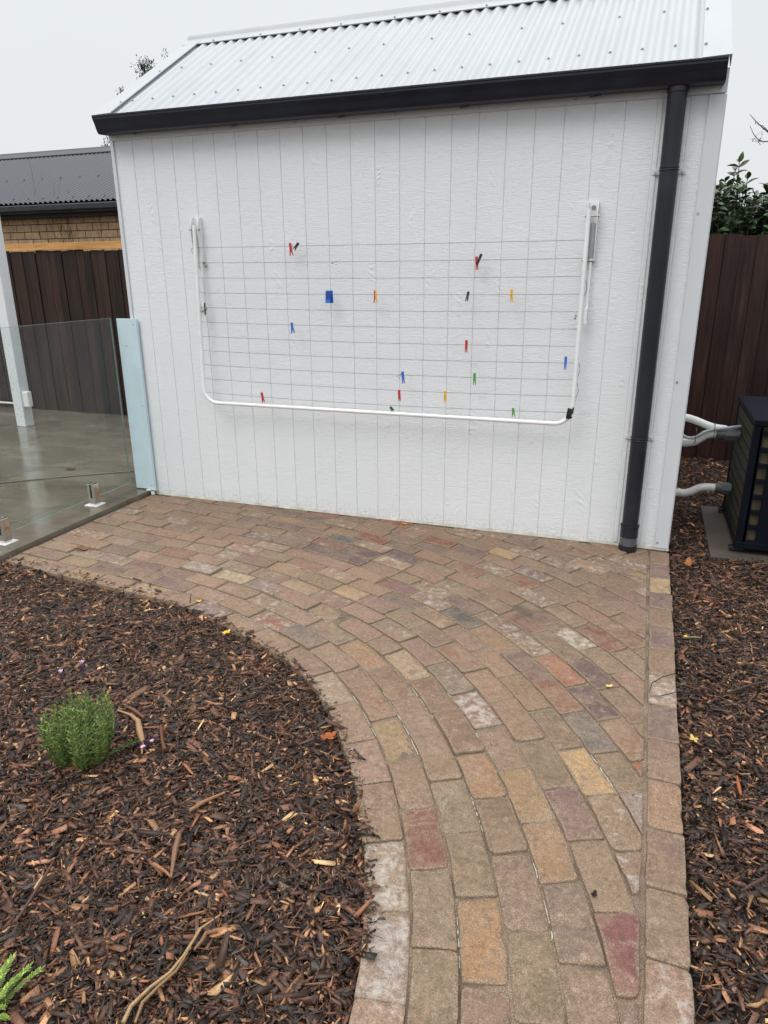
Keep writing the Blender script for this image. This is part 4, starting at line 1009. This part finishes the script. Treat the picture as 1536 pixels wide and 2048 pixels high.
# tall olive shrub at the right edge
ob = empty('olive_shrub', (4.75, 3.3, 0), 'tall lighter olive-green shrub with reddish tips at the far right edge', 'bush'); st_ = MB(); lf = MB()
for k in range(190):
    a = r_.uniform(0, 6.28); rad_ = math.sqrt(r_.random()) * .5; x = 4.74 + math.cos(a) * rad_; y = 3.25 + math.sin(a) * rad_ * .6; zt = 2.62 - rad_ * .5 + r_.uniform(-.3, .05); zb = zt - r_.uniform(.4, .9)
    st_.tube([(x * .8 + .2 * 4.82, y, max(zb, 1.2)), (x, y, zt)], [.005, .002], 4); n_ = int((zt - zb) / .022)
    for q in range(n_):
        t_ = q / n_; p = (x * (.8 + .2 * t_) + .2 * (1 - t_) * 4.82, y, zb + (zt - zb) * t_); aa = r_.uniform(0, 6.28); el = r_.uniform(-.4, .9)
        cc = (.12, .03, .022) if r_.random() < .05 else (.075, .10, .028)
        leaf_shape(lf, p, (math.cos(aa) * math.cos(el), math.sin(aa) * math.cos(el), math.sin(el)), (0, 0, 1), r_.uniform(.035, .06), r_.uniform(.018, .026), jit(cc, r_, .3), .3, .2)
st_.tube([(4.82, 3.25, 0), (4.82, 3.25, 1.6)], .03, 8)
st_.build('trunk', M_BARK, ob); lf.build('foliage', M_LEAF2, ob)
# bare tree reaching in from the right
bt = empty('bare_tree', (5.6, 4.0, 0), 'leafless tree whose thin arching branches reach in at the upper right', 'tree'); tr_ = MB(); lf = MB()
def pix(px, py, y):
    d = M @ Vector(((px - 768) / 1427.16, -(py - 1024) / 1427.16, -1)); t_ = (y - CAM.y) / d.y; return CAM + d * t_
tr_.tube([(5.7, 4.0, -.05), (5.68, 4.02, 1.2), (5.6, 4.0, 2.2), (5.55, 4.05, 3.0), (5.6, 4.1, 3.8)], [.07, .06, .05, .035, .012], 8)
tr_.tube([(5.6, 4.0, 2.2), (5.2, 3.9, 2.6), pix(1545, 270, 3.9), pix(1536, 264, 3.9), pix(1524, 254, 3.9), pix(1512, 243, 3.9), pix(1500, 229, 3.9)], [.03, .018, .007, .006, .005, .004, .002], 6)
tr_.tube([(5.6, 4.0, 2.2), (5.1, 3.8, 2.5), pix(1550, 280, 3.8), pix(1536, 283, 3.8), pix(1524, 283, 3.8), pix(1515, 278, 3.8), pix(1507, 268, 3.8), pix(1500, 252, 3.8)], [.025, .015, .006, .005, .005, .004, .003, .002], 6)
tr_.tube([(5.55, 4.05, 3.0), (5.2, 4.0, 2.85), pix(1545, 268, 4.0), pix(1534, 260, 4.0), pix(1524, 250, 4.0)], [.02, .012, .006, .004, .002], 6)
for px, py, y in ((1514, 246, 3.9), (1524, 262, 3.9), (1507, 279, 3.8), (1519, 288, 3.8), (1520, 284, 3.8)):
    p = pix(px, py, y); twig(tr_, p, (r_.gauss(0, 1), 0, r_.gauss(0, 1)), .07, .002, 0, r_)
    for q in range(4): leaf_shape(lf, p + Vector((r_.gauss(0, .012), r_.gauss(0, .012), r_.gauss(0, .012))), (r_.gauss(0, 1), r_.gauss(0, 1), r_.gauss(0, 1)), (0, 0, 1), .028, .010, (.06, .055, .035, 1), .3, .2)
for k in range(6): twig(tr_, (5.6, 4.05, 2.4 + k * .22), (r_.uniform(.1, 1), r_.gauss(0, .6), .7), .7, .010, 2, r_)
tr_.build('trunk', M_BARK, bt, smooth=True); lf.build('leaves', M_LEAF2, bt)
# evergreen behind the shed, only its tips show past the roof
et = empty('evergreen_tree', (-4.2, 8.6, 0), 'distant evergreen tree whose tips show above the left slope of the shed roof', 'tree'); tr_ = MB(); lf = MB()
tr_.tube([(-4.2, 8.6, -.05), (-4.2, 8.6, 1.8), (-4.3, 8.5, 3.2), (-4.5, 8.4, 4.3)], [.16, .13, .09, .03], 8)
tips = [pix(x, y, 8.0) for x, y in ((281, 140), (289, 150), (297, 131), (292, 136), (243, 180), (240, 186), (212, 283), (207, 290), (214, 296), (330, 108), (286, 128))]
def sprig(p, n_, s):
    for q in range(n_):
        d = Vector((r_.gauss(0, 1), r_.gauss(0, .7), r_.gauss(.3, .8))).normalized(); a = p + Vector((r_.gauss(0, s), r_.gauss(0, s), r_.gauss(0, s)))
        leaf_shape(lf, a, d, (0, 0, 1), r_.uniform(.04, .08), .018, jit((.02, .028, .016), r_, .3), .2, .2)
for i, tp in enumerate(tips):
    b = Vector((-4.3, 8.5, max(2.6, tp.z - 1.3))); mid = (b + tp) / 2 + Vector((.1, .2, .25)); tr_.tube([b, mid, tp], [.03, .014, .004], 5)
    sprig(tp, (70 if i < 4 or i > 9 else 16), .06 if i < 4 or i > 9 else .035)
    for k in range(6): sprig(mid.lerp(tp, .1 + .13 * k) + Vector((.1, 0, -.1)), 14, .10)
for k in range(90):
    a = r_.uniform(0, 6.28); p = Vector((-4.0 + math.cos(a) * r_.uniform(0, 1.1), 8.8 + math.sin(a) * r_.uniform(0, 1.0), r_.uniform(2.4, 4.3))); tr_.tube([(-4.3, 8.55, p.z - .3), p], [.02, .004], 4); sprig(p, 22, .14)
tr_.build('trunk', M_BARK, et); lf.build('foliage', M_LEAF2, et)

# ------------------------------------------------------------------ lavender
lv = empty('lavender', (1.70, -2.66, -.03), 'young bushy grey-green lavender growing in the bark bed', 'plant', None)
sg = MB(); lf = MB(); fl2 = MB(); r_ = random.Random(9)
def needle(m, p, d, L, W, c):
    d = d.normalized(); s = d.cross(Vector((r_.gauss(0, 1), r_.gauss(0, 1), r_.gauss(0, 1)))).normalized()
    m.add([p - s * W * .4, p + s * W * .4, p + d * L * .6 + s * W * .5 - Vector((0, 0, L * .04)), p + d * L - Vector((0, 0, L * .12)), p + d * L * .6 - s * W * .5 - Vector((0, 0, L * .04))], [(0, 1, 2, 3, 4)], c)
B0 = Vector((1.705, -2.655, -.03))
for k in range(120):
    a = r_.uniform(0, 6.283); rr = math.sqrt(r_.random()); top = Vector((math.cos(a) * rr * .118, math.sin(a) * rr * .105, .245 + r_.uniform(-.05, .03) - rr * .035)); low = Vector((math.cos(a) * rr * .062, math.sin(a) * rr * .055, 0))
    mid = (low + top) / 2 + Vector((math.cos(a) * rr * .045, math.sin(a) * rr * .04, -.01)); pts = [B0 + low * (1 - t_) ** 2 + mid * 2 * t_ * (1 - t_) + top * t_ * t_ + B0 * 0 for t_ in np.linspace(0, 1, 9)]
    sg.tube(pts, .0012, 4, c=(.11, .15, .07, 1)); n_ = 30
    for q in range(n_):
        t_ = .04 + .96 * q / n_; p = B0 + low * (1 - t_) ** 2 + mid * 2 * t_ * (1 - t_) + top * t_ * t_; aa = q * 1.57 + r_.uniform(-.5, .5)
        el = r_.uniform(.3, 1.1); L = r_.uniform(.016, .03) * (1 if t_ < .9 else .7)
        base_c = (.19, .255, .075) if t_ > .5 else (.13, .185, .045)
        for s2 in (0, math.pi): needle(lf, p, Vector((math.cos(aa + s2) * math.cos(el), math.sin(aa + s2) * math.cos(el), math.sin(el))), L, .0028, jit(base_c, r_, .22))
# sprawling side shoot
sp0 = B0 + Vector((.06, -.01, .015)); sp1 = Vector((*at0(283, 1493, .0), .02))
pts = [sp0.lerp(sp1, t_) + Vector((0, 0, .018 * math.sin(t_ * 3.1))) for t_ in np.linspace(0, 1, 10)]; sg.tube(pts, .0014, 4, c=(.11, .15, .07, 1))
for q in range(44):
    t_ = q / 44; p = sp0.lerp(sp1, t_) + Vector((0, 0, .018 * math.sin(t_ * 3.1)))
    for s2 in (0, 3.14): aa = q * 1.57 + s2; needle(lf, p, Vector((math.cos(aa), math.sin(aa) * .8, r_.uniform(0, .9))), r_.uniform(.014, .024), .0028, jit((.095, .15, .045), r_, .2))
def flower(p, d, L):
    p = Vector(p); d = Vector(d).normalized(); sg.tube([p, p + d * L], .0011, 4, c=(.09, .10, .06, 1)); h = p + d * L
    for q in range(26): needle(fl2, h + d * r_.uniform(0, .022) , Vector((r_.gauss(0, 1), r_.gauss(0, 1), r_.gauss(.4, .6))), .007, .004, (.10, .05, .10, 1))
    for q in range(5): aa = q * 1.256; leaf_shape(fl2, h + d * .024, d + Vector((math.cos(aa), math.sin(aa), 0)) * .45, (0, 0, 1), .017, .007, (.60, .42, .58, 1), .1, .1)
flower(B0 + Vector((-.07, .03, .19)), (-.12, .1, 1), .10); flower(B0 + Vector((-.02, .04, .20)), (.03, .2, 1), .125)
flower(sp1, (.9, .1, .25), .012); flower(sp1 - Vector((.01, 0, 0)), (.8, -.5, .1), .01)
sg.build('stem', M_LEAF2, lv); lf.build('foliage', M_LEAF2, lv); fl2.build('flower', M_LEAF2, lv)
# second little plant at the bottom left corner
sp = Vector((*at0(-28, 2045, .0), -.02))
p2 = empty('seedling_plant', sp, 'small light green feathery plant cut off at the lower left corner', 'plant'); sg = MB(); lf = MB()
tg = [(28, 1912, .07), (15, 1925, .06), (62, 1932, .045), (85, 1938, .04), (10, 1990, .04), (30, 1960, .05), (10, 2018, .02), (-20, 1925, .08), (-30, 1960, .08), (15, 2040, .02), (45, 1950, .05)]
for px, py, z in tg:
    e_ = Vector((*at0(px, py, z), z)); pts = [sp.lerp(e_, t_) + Vector((0, 0, .02 * math.sin(t_ * 3.1))) for t_ in np.linspace(0, 1, 8)]; sg.tube(pts, .0016, 5, c=(.12, .17, .05, 1))
    for q in range(40):
        t_ = .3 + .7 * q / 39; p = sp.lerp(e_, t_) + Vector((0, 0, .02 * math.sin(t_ * 3.1))); dd_ = (e_ - sp).normalized()
        sd_ = dd_.cross(Vector((0, 0, 1))).normalized() * (1 if q % 2 else -1)
        leaf_shape(lf, p, dd_ * .9 + sd_ * (1.0 if q < 37 else .1) + Vector((0, 0, r_.uniform(-.1, .5))), (0, 0, 1), r_.uniform(.008, .012), .0034, jit((.21, .30, .06), r_, .25), .15, .2)
sg.build('stem', M_LEAF2, p2); lf.build('foliage', M_LEAF2, p2)

# ------------------------------------------------------------------ litter: leaves, sticks
def litter_leaf(px, py, size, c, label, rot, lobes=5, z=.004, squash=.7):
    x, y = at0(px, py, z); m = MB(); n_ = 40; vs = []; rr_ = random.Random(px * 7 + py)
    for i in range(n_):
        a = 2 * math.pi * i / n_; rad_ = size * (.55 + .45 * abs(math.cos(lobes * a / 2)) ** .7) * (1 if math.cos(a) > -.2 else .8)
        X = math.cos(a) * rad_; Y = math.sin(a) * rad_ * squash
        Z = .10 * size * math.sin(3 * a + 1) + .25 * size * (X / size) ** 2 + .28 * size * (Y / size) ** 2 + rr_.gauss(0, .02 * size)
        vs.append((X, Y, max(Z, 0) + .002))
    vs.append((0, 0, .001)); ca, sa_ = math.cos(rot), math.sin(rot)
    V = [(x + a * ca - b * sa_, y + a * sa_ + b * ca, z + cc) for a, b, cc in vs]
    m.add(V, [(i, (i + 1) % n_, n_) for i in range(n_)], (*c, 1)); m.tube([V[n_ // 2], (V[n_ // 2][0] - ca * size * .5, V[n_ // 2][1] - sa_ * size * .5, z + .006)], size * .03, 5, c=(*tuple(q * .7 for q in c), 1))
    tag(m.build('fallen_leaf', M_LITTER, loc=(x, y, z)), label, 'leaf', 'fallen leaves')
litter_leaf(655, 1475, .034, lin(150, 82, 46), 'orange-brown lobed leaf on the bark beside the inner curve of the path', .8)
litter_leaf(165, 1098, .055, lin(128, 88, 62), 'dry brown curled leaf lying on the bricks near the glass fence', .3, squash=.5)
litter_leaf(452, 1266, .024, lin(215, 178, 60), 'yellow leaf on the bark just below the curved brick rim', 1.2)
litter_leaf(397, 1203, .018, lin(225, 175, 60), 'small orange-yellow leaf on the rim bricks beside a twig', .2)
litter_leaf(1217, 1373, .016, lin(215, 190, 120), 'tiny pale yellow leaf on a dark brick near the edging', .5, 3)
litter_leaf(808, 1048, .022, lin(200, 140, 60), 'small ochre leaf on the bricks against the shed wall', .1, 3, squash=.5)
litter_leaf(1376, 1128, .055, lin(150, 96, 60), 'large tan leaf on the right bark strip near the concrete pad', 1.4, 3, z=-.005, squash=.55)
litter_leaf(1388, 1480, .022, lin(190, 165, 90), 'pale yellow leaf on the bark beside the middle of the edging', 2, 4, z=-.005)
litter_leaf(1188, 1790, .013, lin(45, 30, 24), 'small black crumpled leaf on the near bricks', 1.3, 3)
litter_leaf(140, 938, .05, lin(90, 66, 48), 'brown leaf lying on the patio seen through the glass', .2, 5, z=.033)
m = MB(); x, y = at0(1376, 1274); leaf_shape(m, (x, y, .0), (-1, -.2, .3), (0, 0, 1), .02, .014, (.75, .62, .06, 1), .2, .4); m.tube([(x, y, 0), (x + .02, y - .004, .006), (x + .05, y + .006, .004)], .0018, 5, c=(.35, .38, .14, 1))
tag(m.build('yellow_petal', M_LITTER, loc=(x, y, 0)), 'bright yellow petal with a green stalk on the right bark strip', 'petal')
def stick(pts, r, c, label, name='stick', cat='stick', z=.006):
    m = MB(); P_ = [Vector((*at0(px, py, z + dz), z + dz)) for px, py, dz in pts]; rr_ = r if isinstance(r, list) else [r] * len(P_)
    m.tube(P_, rr_, 7, c=(*c, 1)); tag(m.build(name, M_CHIP, smooth=True, loc=P_[0]), label, cat)
stick([(235, 1420, .004), (262, 1430, .012), (276, 1442, .016), (279, 1460, .014), (284, 1480, .010), (284, 1508, .003)], [.0025, .005, .009, .012, .009, .002], lin(190, 150, 108, .75), 'curled tan strip of bark standing out beside the lavender', 'bark_strip', 'bark strip')
stick([(252, 1412, .004), (268, 1420, .006), (288, 1436, .006)], [.004, .007, .005], lin(130, 84, 60, .7), 'short reddish stick lying above the curled bark strip')
stick([(322, 1452, .004), (324, 1480, .006), (330, 1500, .004)], [.006, .005, .007], lin(120, 74, 50, .7), 'short upright brown stick to the right of the curled bark strip')
stick([(246, 2046, .004), (262, 2012, .008), (300, 1975, .010), (340, 1945, .012), (368, 1910, .010), (402, 1856, .010), (440, 1830, .006)], [.005, .0048, .004, .004, .0035, .003, .002], lin(176, 146, 104, .8), 'long frayed tan strand of bark near the bottom of the bed')
stick([(270, 2046, .010), (285, 2005, .013), (318, 1972, .014), (352, 1942, .014), (376, 1904, .012)], [.003, .004, .0035, .003, .002], lin(150, 116, 76, .75), 'thinner strand lying along the long frayed bark strand')
stick([(388, 1900, .006), (405, 1880, .012), (412, 1866, .012), (435, 1862, .006)], [.003, .005, .005, .004], lin(150, 104, 78, .7), 'forked pinkish twig beside the long frayed strand')
stick([(342, 1755, .006), (350, 1700, .012), (358, 1670, .008)], [.003, .008, .007], lin(150, 112, 84, .7), 'broad tan splinter pointing up the bed in its middle', z=.008)
stick([(308, 1728, .006), (330, 1742, .008), (342, 1754, .006)], [.006, .004, .003], lin(170, 120, 80, .7), 'short pale splinter touching the broad tan splinter')
stick([(30, 1845, .004), (60, 1800, .008), (100, 1735, .010), (108, 1720, .008)], [.004, .004, .004, .003], lin(92, 66, 52, .7), 'long thin brown stick lying at the left side of the bed')
stick([(378, 1622, .004), (410, 1602, .008), (450, 1585, .008)], [.006, .006, .004], lin(165, 120, 80, .7), 'straight tan splinter in the bed left of the near path')
stick([(45, 1320, .0), (20, 1300, .004), (0, 1290, .004)], [.006, .007, .006], lin(110, 74, 58, .7), 'brown stick at the left edge of the bed above the lavender')
stick([(722, 1600, .02), (712, 1615, .022), (708, 1622, .010)], [.003, .010, .006], lin(150, 110, 80, .7), 'tan bark flake leaning on the inner rim of the near path')
stick([(380, 1206, .0), (381, 1196, .02), (382, 1186, .04)], [.003, .0025, .002], lin(60, 48, 40, .7), 'tiny dark twig poking up at the rim of the path')
stick([(1298, 1385, .004), (1304, 1366, .008), (1325, 1354, .012), (1345, 1348, .006), (1352, 1346, .0)], [.0012, .002, .0022, .0018, .0012], lin(30, 26, 24), 'thin black twig arching over the edging bricks', 'twig', 'twig')
stick([(1298, 1392, .003), (1320, 1392, .005), (1345, 1386, .008), (1362, 1380, .004)], [.001, .0018, .002, .001], lin(32, 28, 24), 'straight black twig just below the arching one on the edging', 'twig', 'twig')
stick([(1355, 1198, -.0), (1375, 1206, .006), (1400, 1226, .006)], [.002, .003, .002], lin(40, 32, 28), 'dark twig on the right bark strip beside the cream edging brick', 'twig', 'twig', z=-.006)
stick([(1455, 1385, 0), (1500, 1370, .01), (1536, 1362, .008)], [.003, .005, .004], lin(60, 45, 36), 'long dark stick on the right bark strip at the image edge', z=-.004)
stick([(1474, 1552, 0), (1478, 1575, .006), (1482, 1590, 0)], [.003, .006, .003], lin(175, 95, 50, .8), 'bright orange splinter on the right bark strip', z=-.004)

# ------------------------------------------------------------------ heat pump, pad and pipes at right
pad = MB(); pad.box(3.84, 5.2, .0, .99, -.05, -.004); tag(pad.build('concrete_pad', M_CONC, bevel=.004, loc=(4.5, .5, 0)), 'grey concrete pad in the bark under the black heat pump', 'pad')
hp = empty('heat_pump', (4.5, .5, .035), 'black pool heat pump cabinet with side grille on a concrete pad', 'heat pump')
X0, X1, Y0, Y1, Z0, Z1 = 3.972, 4.98, .085, .93, .04, .755
m = MB(); m.box(X0 + .0055, X1, Y0 + .045, Y1 - .04, Z0 + .01, Z1 - .02); m.build('fin_coil', M_HPL, hp)
m = MB()                                                 # outer frame
for (x, y) in ((X0, Y0), (X0, Y1 - .05), (X1 - .05, Y0), (X1 - .05, Y1 - .05)): m.box(x, x + .05, y, y + .05, Z0, Z1)
m.box(X0 - .004, X1 + .004, Y0 - .004, Y1 + .004, Z1 - .01, Z1 + .025); m.box(X0 - .004, X1 + .004, Y0 - .004, Y1 + .004, Z0 - .012, Z0 + .03)
m.build('cabinet', M_HPB, hp, bevel=.006)
m = MB()
for k in range(22): x = Y0 + .05 + k * .035; m.box(X0 + .0042, X0 + .0052, x, x + .015, Z0 + .02, Z1 - .02)
for k in range(10): z = Z0 + .06 + k * .07; m.box(X0 + .0035, X0 + .0062, Y0 + .04, Y1 - .04, z, z + .006)
m.build('side_grille', M_HPB, hp)
m = MB(); nw = 7; zz = np.linspace(Z0 + .03, Z1 - .05, nw + 1)       # pierced corner column on the front
m.box(X0 + .03, X0 + .050, Y0 + .0, Y0 + .02, Z0 + .02, Z1 - .01); m.box(X0 + .098, X0 + .19, Y0, Y0 + .02, Z0 + .02, Z1 - .01)
for z in zz: m.box(X0 + .050, X0 + .098, Y0 + .0, Y0 + .02, z - .013, z + .013)
m.build('pierced_panel', M_HPB, hp, bevel=.003)
m = MB(); m.box(X0 + .05, X0 + .19, Y0 + .03, Y0 + .04, Z0 + .03, Z1 - .03); m.build('fin_backing', M_HPF, hp)
for k in range(15):
    m = MB(); z = Z0 + .05 + k * .042; m.add([(X0 + .19, Y0 + .0, z), (X1 - .05, Y0 + .0, z), (X1 - .05, Y0 + .018, z + .016), (X0 + .19, Y0 + .018, z + .016), (X0 + .19, Y0 + .0, z - .004), (X1 - .05, Y0 + .0, z - .004), (X1 - .05, Y0 + .018, z + .012), (X0 + .19, Y0 + .018, z + .012)],
        [(0, 1, 2, 3), (7, 6, 5, 4), (0, 4, 5, 1), (2, 6, 7, 3), (1, 5, 6, 2), (3, 7, 4, 0)]); m.build('louvre', M_HPL, hp)
for (x, y) in ((X0 + .0, Y0 + .02), (X0 + .0, Y1 - .08)):
    m = MB(); m.box(x - .03, x + .05, y, y + .05, .0105, Z0 - .012); m.disc((x - .015, y + .02, .02), (0, 0, 1), .009, .022, 8); m.build('foot', M_BLACK, hp, bevel=.003)
def pipe(pts, r, label, rings=(), union=None):
    e = empty('water_pipe', pts[0], label, 'pipe'); Pp = []
    P0 = [Vector(p) for p in pts]
    for i, p in enumerate(P0):
        if 0 < i < len(P0) - 1:
            a = p.lerp(P0[i - 1], min(.45, .05 / (p - P0[i - 1]).length)); b = p.lerp(P0[i + 1], min(.45, .05 / (p - P0[i + 1]).length))
            for u in (0, .25, .5, .75, 1): Pp.append(a * (1 - u) ** 2 + p * 2 * u * (1 - u) + b * u * u)
        else: Pp.append(p)
    m = MB(); m.tube(Pp, r, 16); m.build('pipe', M_PVC if r > .015 else M_CONDUIT, e, smooth=True)
    for (a, b) in rings:
        m = MB(); m.tube([a, b], r + .003, 16); m.build('coupling', M_PVC, e, smooth=True)
    if union:
        a, b = Vector(union[0]), Vector(union[1]); m = MB(); m.tube([a, a.lerp(b, .45)], r + .009, 16); m.tube([a.lerp(b, .4), a.lerp(b, .9)], r + .016, 8); m.tube([a.lerp(b, .9), b], r + .009, 16); m.build('union', M_PVCG, e, smooth=True)
    return e
YP = .66
pipe([(3.59, YP, .17), (3.72, YP, .165), (3.80, YP, .222), (3.975, YP, .222)], .026, 'white bent pipe low beside the shed, running into the heat pump', [((3.66, YP, .17), (3.675, YP, .17))], ((3.88, YP, .222), (3.975, YP, .222)))
pipe([(3.59, YP, .51), (3.72, YP, .505), (3.79, YP, .575), (3.975, YP, .575)], .026, 'upper white pipe running level from the shed into the heat pump', [((3.80, YP, .575), (3.835, YP, .575)), ((3.655, YP, .508), (3.685, YP, .506))], ((3.84, YP, .575), (3.975, YP, .575)))
pipe([(3.59, YP + .06, .66), (3.68, YP + .06, .655), (3.82, YP + .04, .605), (3.90, YP + .035, .60)], .024, 'white pipe sloping down from the shed above the level one')
pipe([(3.60, YP - .03, .60), (3.66, YP - .04, .545), (3.72, YP - .04, .545), (3.78, YP - .035, .60), (3.92, YP - .03, .625), (3.975, YP, .63)], .010, 'thin grey conduit looping between the upper pipes')
for x in (3.722, 3.826):
    m = MB(); m.tube([(x, YP + math.cos(a) * .045 - .01, .555 + (x - 3.722) * .4 + math.sin(a) * .05) for a in np.linspace(0, 6.283, 17)], .002, 5); tag(m.build('cable_tie', M_BLACK, loc=(x, YP, .55)), 'black cable tie round the %s pipes' % ('left bend of the upper' if x < 3.8 else 'straight end of the upper'), 'cable tie')
m = MB(); m.box(3.612, 3.625, .5, .54, 1.24, 1.28); m.disc((3.62, .52, 1.26), (1, 0, 0), .01, .012, 8); m.build('wall_lug', M_TRIM, shed)
